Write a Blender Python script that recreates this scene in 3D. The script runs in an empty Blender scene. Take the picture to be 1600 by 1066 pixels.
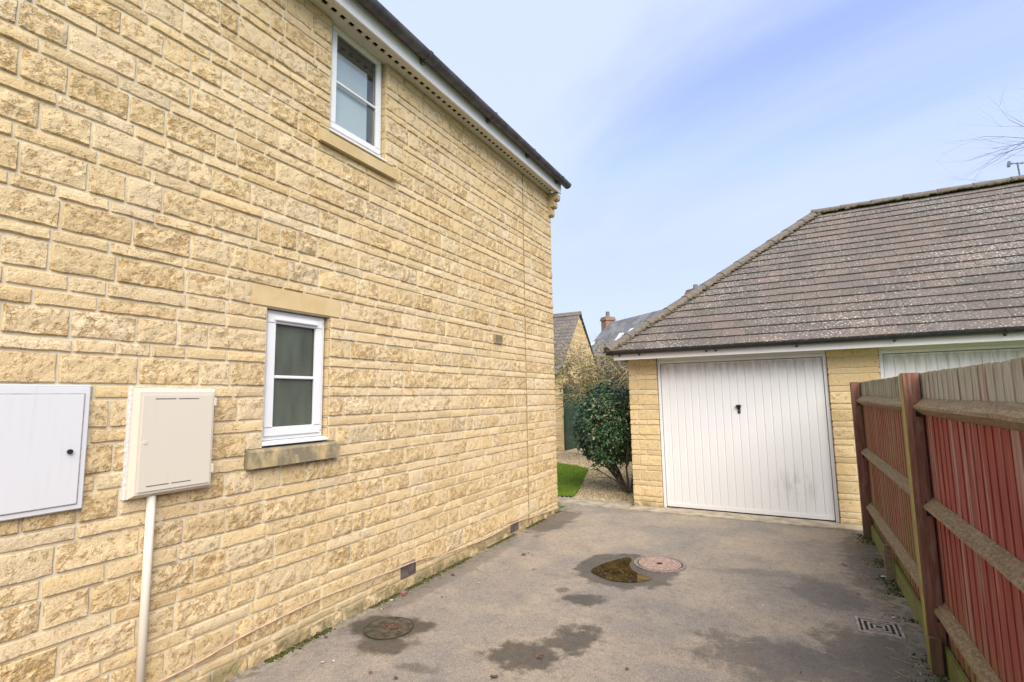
import bpy, bmesh, math, random
from mathutils import Vector, Matrix, noise as mnoise
random.seed(7)
R = math.radians
scene = bpy.context.scene
col = scene.collection

# ------------------------------------------------------------------ camera
CAM = Vector((0.0, 0.0, 1.663))
YAW, PITCH, ROLL, FPX = R(28.836), R(6.365), R(-0.933), 785.417
cF = Vector((-math.sin(YAW)*math.cos(PITCH), math.cos(YAW)*math.cos(PITCH), math.sin(PITCH)))
r0 = Vector((math.cos(YAW), math.sin(YAW), 0)); u0 = r0.cross(cF)
cR = r0*math.cos(ROLL) + u0*math.sin(ROLL); cU = u0*math.cos(ROLL) - r0*math.sin(ROLL)
cam_data = bpy.data.cameras.new('camera'); cam = bpy.data.objects.new('camera', cam_data)
col.objects.link(cam); scene.camera = cam
cam_data.sensor_width = 36.0; cam_data.lens = FPX/1600*36
cam_data.clip_start = 0.02; cam_data.clip_end = 2000
m = Matrix((cR, cU, -cF)).transposed().to_4x4(); m.translation = CAM
cam.matrix_world = m

# ------------------------------------------------------------------ light
SUN = Vector((0.46, -0.50, 0.73)).normalized()
world = bpy.data.worlds.new('World'); scene.world = world; world.use_nodes = True
wt = world.node_tree; wt.nodes.clear()
def wn(t, **k):
    n = wt.nodes.new(t)
    for a, b in k.items(): setattr(n, a, b)
    return n
sky = wn('ShaderNodeTexSky', sky_type='NISHITA', sun_disc=False)
sky.sun_elevation = math.asin(SUN.z); sky.sun_rotation = math.atan2(SUN.x, SUN.y)
sky.air_density = 1.0; sky.dust_density = 0.6; sky.ozone_density = 2.2
tc = wn('ShaderNodeTexCoord'); sep = wn('ShaderNodeSeparateXYZ'); wt.links.new(tc.outputs['Generated'], sep.inputs[0])
def wmath(op, a, b=None):
    n = wn('ShaderNodeMath', operation=op)
    for i, v in enumerate((a, b)):
        if v is None: continue
        if isinstance(v, (int, float)): n.inputs[i].default_value = v
        else: wt.links.new(v, n.inputs[i])
    return n.outputs[0]
zz = wmath('ADD', wmath('MAXIMUM', sep.outputs[2], 0.0), 0.22)
cv = wn('ShaderNodeCombineXYZ')
wt.links.new(wmath('DIVIDE', sep.outputs[0], zz), cv.inputs[0]); wt.links.new(wmath('DIVIDE', sep.outputs[1], zz), cv.inputs[1])
cn = wn('ShaderNodeTexNoise'); cn.inputs['Scale'].default_value = 0.55; cn.inputs['Detail'].default_value = 9.0
cn.inputs['Roughness'].default_value = 0.56; cn.inputs['Distortion'].default_value = 0.6
cofs = wn('ShaderNodeVectorMath', operation='ADD'); cofs.inputs[1].default_value = (4.157, 5.029, 0.328)
wt.links.new(cv.outputs[0], cofs.inputs[0]); wt.links.new(cofs.outputs[0], cn.inputs['Vector'])
cr = wn('ShaderNodeMapRange'); cr.interpolation_type = 'SMOOTHSTEP'
cr.inputs['From Min'].default_value = 0.315; cr.inputs['From Max'].default_value = 0.585
cr.inputs['To Min'].default_value = 0.06; cr.inputs['To Max'].default_value = 0.95
wt.links.new(cn.outputs[0], cr.inputs['Value'])
tint = wn('ShaderNodeMix', data_type='RGBA', blend_type='MULTIPLY'); tint.inputs[0].default_value = 1.0
wt.links.new(sky.outputs[0], tint.inputs[6]); tint.inputs[7].default_value = (1.12, 0.90, 1.28, 1)
clampn = wn('ShaderNodeMix', data_type='RGBA', blend_type='DARKEN'); clampn.inputs[0].default_value = 0.85   # caps the sky colour, painting down the bright glow near the horizon
wt.links.new(tint.outputs[2], clampn.inputs[6]); clampn.inputs[7].default_value = (1.62, 1.95, 2.85, 1)
cm = wn('ShaderNodeMix', data_type='RGBA'); wt.links.new(cr.outputs[0], cm.inputs[0])
wt.links.new(clampn.outputs[2], cm.inputs[6]); cm.inputs[7].default_value = (1.98, 2.28, 2.76, 1)
bg = wn('ShaderNodeBackground'); bg.inputs[1].default_value = 0.092
wt.links.new(cm.outputs[2], bg.inputs[0])
wo = wn('ShaderNodeOutputWorld'); wt.links.new(bg.outputs[0], wo.inputs[0])
sl = bpy.data.lights.new('sun', 'SUN'); sl.energy = 1.4; sl.angle = R(58); sl.color = (1.0, 0.93, 0.81)
so = bpy.data.objects.new('sun', sl); col.objects.link(so)
so.rotation_euler = SUN.to_track_quat('Z', 'Y').to_euler(); so.location = (4, -6, 9)
vs = scene.view_settings; vs.view_transform = 'Standard'; vs.look = 'None'; vs.gamma = 1.0
vs.exposure = 2.02
vs.use_curve_mapping = False
scene.cycles.max_bounces = 5; scene.cycles.diffuse_bounces = 2; scene.cycles.glossy_bounces = 3; scene.cycles.transmission_bounces = 3; scene.cycles.transparent_max_bounces = 6; scene.cycles.caustics_reflective = False; scene.cycles.caustics_refractive = False

# ------------------------------------------------------------------ helpers
def tag(o, label=None, cat=None, group=None, kind=None):
    for k, v in (('label', label), ('category', cat), ('group', group), ('kind', kind)):
        if v: o[k] = v
    return o
def empty(name, loc, label, cat, group=None):
    o = bpy.data.objects.new(name, None); col.objects.link(o); o.location = loc
    o.empty_display_size = 0.2
    return tag(o, label, cat, group)
def wloc(o):
    v = Vector((0, 0, 0))
    while o is not None: v += o.location; o = o.parent
    return v
def link(name, me, parent=None, at=(0, 0, 0)):
    o = bpy.data.objects.new(name, me); col.objects.link(o)
    o.location = Vector(at) - (wloc(parent) if parent else Vector((0, 0, 0)))
    o.parent = parent
    return o
class MB:
    def __init__(s): s.v = []; s.f = []; s.t = []; s.cur = (0.5, 0.5, 0.5)
    def vert(s, p): s.v.append(tuple(p)); s.t.append(s.cur); return len(s.v)-1
    def face(s, *i): s.f.append(tuple(i))
    def poly(s, pts): i = [s.vert(p) for p in pts]; s.f.append(tuple(i))
    def box(s, a, b):
        x0, y0, z0 = a; x1, y1, z1 = b
        x0, x1 = min(x0, x1), max(x0, x1); y0, y1 = min(y0, y1), max(y0, y1); z0, z1 = min(z0, z1), max(z0, z1)
        i = [s.vert(p) for p in ((x0,y0,z0),(x1,y0,z0),(x1,y1,z0),(x0,y1,z0),(x0,y0,z1),(x1,y0,z1),(x1,y1,z1),(x0,y1,z1))]
        for q in ((0,3,2,1),(4,5,6,7),(0,1,5,4),(1,2,6,5),(2,3,7,6),(3,0,4,7)): s.f.append(tuple(i[k] for k in q))
        return s
    def rbox(s, a, b, c=0.004):          # box with chamfered edges
        x0, y0, z0 = (min(a[k], b[k]) for k in range(3)); x1, y1, z1 = (max(a[k], b[k]) for k in range(3))
        bm = bmesh.new(); bmesh.ops.create_cube(bm, size=1.0)
        for v in bm.verts: v.co = Vector(((x0+x1)/2+v.co.x*(x1-x0), (y0+y1)/2+v.co.y*(y1-y0), (z0+z1)/2+v.co.z*(z1-z0)))
        bmesh.ops.bevel(bm, geom=list(bm.edges), offset=c, segments=2, affect='EDGES')
        return s.add_bm(bm)
    def add_bm(s, bm):
        k = len(s.v); bm.verts.index_update()
        for v in bm.verts: s.vert(v.co)
        for f in bm.faces: s.f.append(tuple(k+v.index for v in f.verts))
        bm.free(); return s
    def prism(s, prof, axis, a, b):      # profile of 2-d points swept along an axis
        def p3(p, t):
            return {'x': (t, p[0], p[1]), 'y': (p[0], t, p[1]), 'z': (p[0], p[1], t)}[axis]
        i = [s.vert(p3(p, a)) for p in prof]; j = [s.vert(p3(p, b)) for p in prof]; n = len(prof)
        for k in range(n): s.f.append((i[k], i[(k+1) % n], j[(k+1) % n], j[k]))
        s.f.append(tuple(reversed(i))); s.f.append(tuple(j)); return s
    def tube(s, pts, rad, n=6, cap=True):
        pts = [Vector(p) for p in pts]; rings = []
        for k, p in enumerate(pts):
            d = (pts[min(k+1, len(pts)-1)]-pts[max(k-1, 0)]).normalized()
            a = d.orthogonal().normalized() if k == 0 else (rings_a - d*rings_a.dot(d)).normalized()
            rings_a = a; b = d.cross(a); r = rad[k] if isinstance(rad, (list, tuple)) else rad
            rings.append([s.vert(p + (a*math.cos(2*math.pi*q/n)+b*math.sin(2*math.pi*q/n))*r) for q in range(n)])
        for k in range(len(rings)-1):
            for q in range(n): s.f.append((rings[k][q], rings[k][(q+1) % n], rings[k+1][(q+1) % n], rings[k+1][q]))
        if cap: s.f.append(tuple(reversed(rings[0]))); s.f.append(tuple(rings[-1]))
        return s
    def disc(s, c, r, z0, z1, n=40, wob=0):
        k = [r*(1+wob*mnoise.noise((math.cos(2*math.pi*q/n)*2, math.sin(2*math.pi*q/n)*2, c[0]*5))) for q in range(n)]
        a = [s.vert((c[0]+k[q]*math.cos(2*math.pi*q/n), c[1]+k[q]*math.sin(2*math.pi*q/n), z0)) for q in range(n)]
        b = [s.vert((c[0]+k[q]*math.cos(2*math.pi*q/n), c[1]+k[q]*math.sin(2*math.pi*q/n), z1)) for q in range(n)]
        for q in range(n): s.f.append((a[q], a[(q+1) % n], b[(q+1) % n], b[q]))
        s.f.append(tuple(b)); return s
    def ring(s, c, r0, r1, z0, z1, n=48):
        P = []
        for r, z in ((r0, z0), (r0, z1), (r1, z1), (r1, z0)):
            P.append([s.vert((c[0]+r*math.cos(2*math.pi*q/n), c[1]+r*math.sin(2*math.pi*q/n), z)) for q in range(n)])
        for k in range(3):
            for q in range(n): s.f.append((P[k][q], P[k+1][q], P[k+1][(q+1) % n], P[k][(q+1) % n]))
        return s
    def mesh(s, name, mat, smooth=False, ofs=(0, 0, 0), fix=True):
        me = bpy.data.meshes.new(name)
        o = Vector(ofs)
        me.from_pydata([tuple(Vector(p)-o) for p in s.v], [], s.f)
        ca = me.color_attributes.new('tint', 'FLOAT_COLOR', 'POINT')
        ca.data.foreach_set('color', [x for t in s.t for x in (t[0], t[1], t[2], 1.0)])
        if fix and len(s.f) < 60000:
            bm = bmesh.new(); bm.from_mesh(me); bmesh.ops.recalc_face_normals(bm, faces=bm.faces); bm.to_mesh(me); bm.free()
        if smooth: me.polygons.foreach_set('use_smooth', [True]*len(me.polygons))
        me.materials.append(mat); me.update()
        return me
    def build(s, name, mat, parent=None, smooth=False, base=None, fix=True):
        return link(name, s.mesh(name, mat, smooth, base or (0, 0, 0), fix), parent, base or (0, 0, 0))

# ------------------------------------------------------------------ materials
class T:
    def __init__(s, name):
        s.m = bpy.data.materials.new(name); s.m.use_nodes = True; s.n = s.m.node_tree.nodes; s.l = s.m.node_tree.links
        s.n.clear(); s.out = s.n.new('ShaderNodeOutputMaterial'); s.p = s.n.new('ShaderNodeBsdfPrincipled')
        s.l.new(s.p.outputs[0], s.out.inputs[0]); s.pos = s.n.new('ShaderNodeNewGeometry').outputs['Position']
        s.set(**{'Roughness': 0.85})
    def plug(s, sock, v):
        if hasattr(v, 'is_output') or isinstance(v, bpy.types.NodeSocket): s.l.new(v, sock)
        elif isinstance(v, (tuple, list)) and len(v) == 3 and sock.type == 'RGBA': sock.default_value = (*v, 1)
        else: sock.default_value = v
    def set(s, **k):
        for a, b in k.items(): s.plug(s.p.inputs[a.replace('_', ' ')], b)
        return s
    def color(s, c): s.plug(s.p.inputs['Base Color'], c); return s
    def obj(s): return s.n.new('ShaderNodeTexCoord').outputs['Object']
    def rand(s): return s.n.new('ShaderNodeObjectInfo').outputs['Random']
    def tint(s, ch=None):
        a = s.n.new('ShaderNodeAttribute'); a.attribute_name = 'tint'
        if ch is None: return a.outputs['Color']
        x = s.n.new('ShaderNodeSeparateColor'); s.l.new(a.outputs['Color'], x.inputs[0]); return x.outputs[ch]
    def xyz(s, v=None):
        x = s.n.new('ShaderNodeSeparateXYZ'); s.l.new(v or s.pos, x.inputs[0]); return x.outputs
    def scale(s, v, k, ofs=(0, 0, 0)):
        x = s.n.new('ShaderNodeMapping'); x.inputs['Scale'].default_value = k; x.inputs['Location'].default_value = ofs
        s.l.new(v, x.inputs[0]); return x.outputs[0]
    def noise(s, sc, det=4, rough=0.55, vec=None, dist=0.0):
        x = s.n.new('ShaderNodeTexNoise'); x.inputs['Scale'].default_value = sc; x.inputs['Detail'].default_value = det
        x.inputs['Roughness'].default_value = rough; x.inputs['Distortion'].default_value = dist
        s.l.new(vec or s.pos, x.inputs['Vector']); return x.outputs[0]
    def voro(s, sc, vec=None, feat='F1', out='Distance'):
        x = s.n.new('ShaderNodeTexVoronoi'); x.feature = feat; x.inputs['Scale'].default_value = sc
        s.l.new(vec or s.pos, x.inputs['Vector']); return x.outputs[out]
    def math(s, op, a, b=0.0, c=None, clamp=False):
        x = s.n.new('ShaderNodeMath'); x.operation = op; x.use_clamp = clamp
        for i, v in enumerate((a, b, c)):
            if v is not None: s.plug(x.inputs[i], v)
        return x.outputs[0]
    def step(s, v, a, b, lo=0.0, hi=1.0):
        x = s.n.new('ShaderNodeMapRange'); x.interpolation_type = 'SMOOTHSTEP'
        s.plug(x.inputs['Value'], v)
        for n_, q in (('From Min', a), ('From Max', b), ('To Min', lo), ('To Max', hi)): s.plug(x.inputs[n_], q)
        return x.outputs[0]
    def ramp(s, f, stops):
        x = s.n.new('ShaderNodeValToRGB'); e = x.color_ramp.elements
        while len(e) < len(stops): e.new(0.5)
        for k, (p, c) in enumerate(stops): e[k].position = p; e[k].color = (*c, 1)
        s.l.new(f, x.inputs[0]); return x.outputs[0]
    def mix(s, f, a, b, mode='MIX'):
        x = s.n.new('ShaderNodeMix'); x.data_type = 'RGBA'; x.blend_type = mode
        s.plug(x.inputs[0], f); s.plug(x.inputs[6], a); s.plug(x.inputs[7], b); return x.outputs[2]
    def bump(s, h, strength=0.5, dist=0.01):
        x = s.n.new('ShaderNodeBump'); x.inputs['Strength'].default_value = strength; x.inputs['Distance'].default_value = dist
        s.l.new(h, x.inputs['Height']); s.l.new(x.outputs[0], s.p.inputs['Normal']); return s

def mat_stone():
    t = T('rock_faced_stone')
    tr, tp, tb = t.tint(0), t.tint(1), t.tint(2)
    med = t.noise(27, 4, 0.68, dist=0.12); fine = t.noise(115, 3, 0.75)
    base = t.ramp(tr, [(0.0, (0.695, 0.515, 0.265)), (0.35, (0.72, 0.550, 0.302)), (0.65, (0.735, 0.572, 0.337)), (0.9, (0.735, 0.595, 0.385)), (1.0, (0.67, 0.465, 0.215))])
    pit = t.step(t.math('ADD', med, t.math('MULTIPLY', t.math('SUBTRACT', tp, 0.5), 0.13)), 0.53, 0.63)
    c = t.mix(t.step(fine, 0.42, 0.70, 0, 0.62), base, (0.50, 0.345, 0.165))
    c = t.mix(t.step(fine, 0.30, 0.50, 0.45, 0.0), c, (0.80, 0.70, 0.52))
    c = t.mix(t.math('MULTIPLY', pit, t.step(fine, 0.30, 0.62, 0.22, 0.88)), c, (0.42, 0.25, 0.085))
    c = t.mix(1.0, c, t.ramp(tb, [(0, (0.93, 0.92, 0.91)), (1, (1.06, 1.06, 1.06))]), 'MULTIPLY')
    z = t.xyz()[2]                                     # damp algae growing on the lowest courses
    al = t.math('MULTIPLY', t.step(z, 0.03, 0.17, 1, 0), t.step(t.noise(7, 3), 0.36, 0.6))
    c = t.mix(t.math('MULTIPLY', al, 0.8), c, t.mix(t.step(fine, 0.4, 0.6), (0.14, 0.13, 0.05), (0.28, 0.23, 0.12)))
    t.color(c).set(Roughness=0.95)
    h = t.math('ADD', t.math('MULTIPLY', med, -0.55), t.math('MULTIPLY', fine, -0.50))
    h = t.math('SUBTRACT', h, t.math('MULTIPLY', pit, t.math('MULTIPLY', tp, 0.45)))
    return t.bump(h, 0.75, 0.015).m
def mat_mortar():
    t = T('lime_mortar'); n = t.noise(60, 5, 0.65); b = t.noise(4, 3)
    c = t.ramp(n, [(0.3, (0.70, 0.60, 0.42)), (0.7, (0.80, 0.72, 0.55))])
    c = t.mix(t.step(b, 0.4, 0.7, 0, 0.4), c, (0.55, 0.44, 0.26))
    z = t.xyz()[2]
    c = t.mix(t.step(z, 0.02, 0.12, 0.7, 0), c, (0.17, 0.16, 0.07))
    return t.color(c).bump(t.noise(220, 4, 0.7), 0.5, 0.006).m
def mat_dressed(name, dirt, a=(0.60, 0.44, 0.215), b=(0.65, 0.50, 0.27)):
    t = T(name); n = t.noise(240, 3, 0.6)
    c = t.mix(t.step(t.noise(6, 4), 0.35, 0.65), a, b)
    c = t.mix(t.step(n, 0.5, 0.8, 0, 0.4), c, (0.46, 0.32, 0.14))
    if dirt:
        v = t.noise(1.0, 5, 0.62, t.scale(t.pos, (7, 9, 5)))
        c = t.mix(t.step(v, 0.24, 0.56, 0, dirt), c, (0.21, 0.178, 0.115))
        c = t.mix(t.step(t.noise(55, 4), 0.58, 0.72, 0, dirt), c, (0.46, 0.41, 0.30))
    return t.color(c).set(Roughness=0.9).bump(n, 0.3, 0.004).m
def mat_paint(name, c, rough=0.35, dirt=0.12, dc=(0.38, 0.34, 0.28), streak=True):
    t = T(name)
    v = t.noise(1.0, 5, 0.6, t.scale(t.pos, (30, 30, 2.5) if streak else (9, 9, 9)))
    k = t.mix(t.step(v, 0.5, 0.78, 0, dirt), c, dc)
    return t.color(k).set(Roughness=rough).bump(t.noise(35, 3), 0.08, 0.003).m
def mat_glass():
    t = T('window_glass')
    tr = t.n.new('ShaderNodeBsdfTransparent'); tr.inputs[0].default_value = (0.86, 0.90, 0.90, 1)
    gl = t.n.new('ShaderNodeBsdfGlossy'); gl.inputs['Roughness'].default_value = 0.02
    fr = t.n.new('ShaderNodeLayerWeight'); fr.inputs[0].default_value = 0.5
    mx = t.n.new('ShaderNodeMixShader'); t.l.new(t.math('MULTIPLY_ADD', t.math('POWER', fr.outputs['Facing'], 3.0), 0.85, 0.05), mx.inputs[0])
    t.l.new(tr.outputs[0], mx.inputs[1]); t.l.new(gl.outputs[0], mx.inputs[2]); t.l.new(mx.outputs[0], t.out.inputs[0])
    return t.m
def mat_obscure():
    t = T('obscure_glass'); v = t.scale(t.pos, (1, 1, 0.6)); n = t.noise(210, 3, 0.6, v)
    c = t.ramp(t.noise(3.5, 2, 0.5, t.scale(t.pos, (1, 1.8, 0.5))), [(0.3, (0.050, 0.058, 0.045)), (0.7, (0.115, 0.135, 0.100))])
    c = t.mix(t.step(n, 0.45, 0.75, 0, 0.45), c, (0.15, 0.155, 0.13))
    return t.color(c).set(Roughness=0.16).bump(n, 0.55, 0.006).m
STAINS = [  # x, y, radius x, radius y, rotation, strength, ragged edge
    (-2.71, 2.93, .31, .25, 0, .95, 1), (-2.56, 2.74, .25, .15, .5, .9, 1), (-2.5, 3.05, .10, .16, -.6, .9, 1),
    (-1.62, 3.05, .28, .22, .3, .9, 2), (-1.42, 3.40, .17, .27, -.2, .9, 2), (-1.58, 4.08, .21, .12, .2, .85, 2), (-1.84, 4.20, .09, .07, 0, .6, 2),
    (-1.50, 4.93, .54, .57, .1, .80, 0), (-0.15, 3.72, .60, .33, 0, .62, 2), (.35, 4.05, .40, .45, 0, .68, 2), (.15, 5.1, .30, .42, .5, .5, 2), (.1, 2.8, .7, .35, 0, .5, 2),
    (-2.14, 2.62, .17, .06, .2, .5, 2), (-2.9, 6.35, .24, .8, 0, .66, 1), (-2.95, 4.2, .14, 1.6, 0, .35, 1), (.52, 6.2, .20, 1.3, 0, .6, 2), (-2.1, 2.2, .34, .13, 0, .6, 2), (-1.1, 2.35, .4, .14, .2, .5, 2), (-.35, 5.4, .5, .1, .3, .3, 2)]
def mat_tarmac():
    t = T('worn_tarmac'); x, y, z = t.xyz()
    ag = t.voro(190, out='Color'); med = t.noise(16, 5, 0.65); big = t.noise(1.1, 4, 0.6)
    g = t.n.new('ShaderNodeRGBToBW'); t.l.new(ag, g.inputs[0])
    c = t.ramp(g.outputs[0], [(0.15, (0.205, 0.176, 0.145)), (0.5, (0.265, 0.229, 0.190)), (0.8, (0.35, 0.306, 0.256))])
    c = t.mix(t.step(big, 0.36, 0.64), t.mix(1.0, c, (0.80, 0.81, 0.85), 'MULTIPLY'), t.mix(1.0, c, (1.16, 1.10, 1.02), 'MULTIPLY'))
    c = t.mix(t.step(med, 0.47, 0.72, 0, 0.42), c, (0.115, 0.100, 0.083))
    c = t.mix(t.step(t.noise(3.2, 5, 0.7), 0.50, 0.70, 0, 0.42), c, t.mix(1.0, c, (0.66, 0.66, 0.68), 'MULTIPLY'))
    wet = None
    nz = (t.math('MULTIPLY', t.math('SUBTRACT', t.noise(6, 3), 0.5), 0.55), t.math('MULTIPLY', t.math('SUBTRACT', t.noise(6, 5, 0.6), 0.5), 1.5), t.math('MULTIPLY', t.math('SUBTRACT', t.noise(6, 7, 0.70), 0.5), 2.6))
    for (sx, sy, rx, ry, ro, st, ns) in STAINS:
        mp = t.n.new('ShaderNodeMapping'); mp.vector_type = 'TEXTURE'
        mp.inputs['Location'].default_value = (sx, sy, 0); mp.inputs['Rotation'].default_value = (0, 0, ro); mp.inputs['Scale'].default_value = (rx, ry, 1)
        t.l.new(t.pos, mp.inputs[0]); ln = t.n.new('ShaderNodeVectorMath'); ln.operation = 'LENGTH'; t.l.new(mp.outputs[0], ln.inputs[0])
        w = t.step(t.math('ADD', ln.outputs['Value'], nz[ns]), 0.62 if ns else 0.82, 1.12 if ns else 0.93, st, 0)
        wet = w if wet is None else t.math('MAXIMUM', wet, w)
    c = t.mix(wet, c, t.mix(1.0, c, (0.25, 0.25, 0.25), 'MULTIPLY'))
    mo = t.math('MAXIMUM', t.step(x, -3.06, -2.90, 1, 0), t.step(x, 0.42, 0.62))      # moss film beside the wall and the fence
    mo = t.math('MULTIPLY', mo, t.step(med, 0.44, 0.6))
    c = t.mix(t.math('MULTIPLY', mo, 0.6), c, (0.085, 0.085, 0.035))
    t.color(c).set(Roughness=t.math('SUBTRACT', 0.92, t.math('MULTIPLY', wet, 0.42)))
    return t.bump(t.math('ADD', g.outputs[0], t.math('MULTIPLY', med, 0.6)), 0.30, 0.006).m
def mat_tile():
    t = T('concrete_roof_tile'); r = t.math('FRACT', t.math('ADD', t.rand(), t.tint(0)))
    c = t.ramp(r, [(0.0, (0.084, 0.075, 0.069)), (0.4, (0.114, 0.097, 0.087)), (0.78, (0.136, 0.108, 0.094)), (0.9, (0.150, 0.112, 0.098)), (1.0, (0.094, 0.090, 0.090))])
    sp = t.noise(42, 4, 0.62, dist=0.2)
    c = t.mix(t.step(sp, 0.38, 0.60, 0, 0.45), c, (0.19, 0.160, 0.138))
    lv = t.math('ADD', sp, t.math('MULTIPLY', t.math('SUBTRACT', t.noise(1.1, 3), 0.5), 0.22))
    c = t.mix(t.step(lv, 0.585, 0.645, 0, 0.85), c, (0.50, 0.46, 0.41))
    return t.color(c).set(Roughness=0.95).bump(t.noise(120, 4, 0.65), 0.4, 0.006).m
def mat_board():
    t = T('stained_fence_board'); x, y, z = t.xyz(); r = t.rand()
    o = t.scale(t.pos, (60, 60, 3.0)); g = t.noise(1.0, 5, 0.6, o); w = t.noise(0.35, 4, 0.6, o)
    red = t.ramp(g, [(0.25, (0.19, 0.040, 0.030)), (0.55, (0.325, 0.067, 0.048)), (0.8, (0.44, 0.16, 0.125))])
    grey = t.ramp(g, [(0.25, (0.30, 0.275, 0.225)), (0.6, (0.48, 0.46, 0.40)), (0.8, (0.60, 0.58, 0.51))])
    wear = t.math('ADD', t.math('SUBTRACT', w, t.step(y, 3.9, 4.6, 0, 0.05)), t.math('MULTIPLY', t.math('SUBTRACT', r, 0.5), 0.20))
    c = t.mix(t.step(wear, 0.48, 0.70, 0, 0.8), red, t.mix(0.45, grey, (0.42, 0.20, 0.16)))
    top = t.step(t.math('ADD', z, t.math('MULTIPLY', t.math('SUBTRACT', w, 0.5), 0.16)), 1.50, 1.57)
    c = t.mix(t.math('MULTIPLY', top, t.step(wear, 0.30, 0.42, 0.55, 1.0)), c, grey)
    al = t.math('ADD', t.step(z, 0.15, 0.62, 0.50, 0), t.math('MULTIPLY', t.step(y, 3.9, 5.0), 0.34))
    al = t.math('ADD', al, t.math('MULTIPLY', t.step(z, 1.68, 1.8), 0.28))
    al = t.math('MULTIPLY', al, t.step(t.noise(5, 5, 0.6, t.scale(t.pos, (3, 3, 0.5))), 0.36, 0.60, 0, 1.6))
    c = t.mix(t.math('MINIMUM', al, 0.8), c, (0.20, 0.205, 0.055))
    return t.color(c).set(Roughness=0.88).bump(g, 0.35, 0.004).m
def mat_wood(name, a, b, alg=0.0, lich=0.0, grain=(60, 4, 60)):
    t = T(name); g = t.noise(1.0, 5, 0.62, t.scale(t.pos, grain)); c = t.ramp(g, [(0.3, a), (0.7, b)])
    if lich:
        sp = t.noise(70, 6, 0.72, t.scale(t.pos, (1, 0.45, 1)))
        c = t.mix(t.step(sp, 0.46, 0.66, 0, lich), c, (0.46, 0.38, 0.28))
        c = t.mix(t.step(sp, 0.34, 0.48, lich*0.7, 0), c, (0.11, 0.08, 0.045))
    if alg:
        c = t.mix(t.step(t.noise(8, 5, 0.6), 0.34, 0.58, 0, alg), c, (0.20, 0.215, 0.055))
    return t.color(c).set(Roughness=0.9).bump(g, 0.45, 0.005).m
def mat_post():
    t = T('stained_fence_post'); nx = t.xyz(t.n.new('ShaderNodeNewGeometry').outputs['Normal'])[0]; z = t.xyz()[2]
    g = t.noise(1.0, 5, 0.6, t.scale(t.pos, (55, 55, 3)))
    c = t.ramp(g, [(0.3, (0.12, 0.048, 0.032)), (0.7, (0.30, 0.145, 0.105))])
    c = t.mix(t.step(t.noise(1.0, 5, 0.65, t.scale(t.pos, (40, 40, 5))), 0.5, 0.72, 0, 0.6), c, (0.34, 0.24, 0.17))
    al = t.math('MULTIPLY', t.step(nx, -0.9, -0.3, 1, 0), t.step(t.noise(4, 4), 0.30, 0.5, 0.5, 0.95))  # algae on the drive side only
    al = t.math('MULTIPLY', al, t.step(t.xyz()[1], 5.5, 6.6, 1.0, 0.12))
    c = t.mix(al, c, (0.36, 0.33, 0.085))
    c = t.mix(t.step(z, 0.05, 0.35, 0.5, 0), c, (0.10, 0.085, 0.03))
    return t.color(c).set(Roughness=0.9).bump(g, 0.7, 0.006).m
def mat_leaf(name, stops, rough=0.35, spec=0.5, trans=0.0):
    t = T(name); c = t.ramp(t.tint(0), stops)
    return t.color(c).set(Roughness=rough, **{'Specular IOR Level': spec}).m
def mat_plain(name, c, rough=0.6, var=0.25, sc=20, metal=0.0, bs=0.15):
    t = T(name); n = t.noise(sc, 4); d = tuple(v*(1-var) for v in c); e = tuple(min(1, v*(1+var)) for v in c)
    return t.color(t.mix(t.step(n, 0.35, 0.65), d, e)).set(Roughness=rough, Metallic=metal).bump(t.noise(sc*6, 3), bs, 0.004).m
def mat_garage_door():
    t = T('garage_door_paint'); x, y, z = t.xyz()
    v = t.noise(1.0, 5, 0.62, t.scale(t.pos, (26, 1, 1.2)))
    c = t.mix(t.step(v, 0.45, 0.8, 0, 0.15), (0.77, 0.775, 0.78), (0.66, 0.645, 0.63))
    top = t.math('MULTIPLY', t.step(z, 1.80, 2.12), t.step(t.noise(1.0, 5, 0.65, t.scale(t.pos, (17, 1, 2.5))), 0.36, 0.62))
    c = t.mix(t.math('MULTIPLY', top, 0.50), c, (0.40, 0.35, 0.26))
    dx = t.math('DIVIDE', t.math('SUBTRACT', x, -0.03), 0.36); dz = t.math('DIVIDE', t.math('SUBTRACT', z, 0.42), 0.34)
    d = t.math('SQRT', t.math('ADD', t.math('MULTIPLY', dx, dx), t.math('MULTIPLY', dz, dz)))
    sm = t.math('MULTIPLY', t.step(d, 0.2, 1.0, 1, 0), t.step(t.noise(1.0, 4, 0.6, t.scale(t.pos, (11, 1, 3.2))), 0.40, 0.64))
    c = t.mix(t.math('MULTIPLY', sm, 0.38), c, (0.36, 0.34, 0.34))
    return t.color(c).set(Roughness=0.5).bump(t.noise(25, 3), 0.05, 0.003).m

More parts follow.
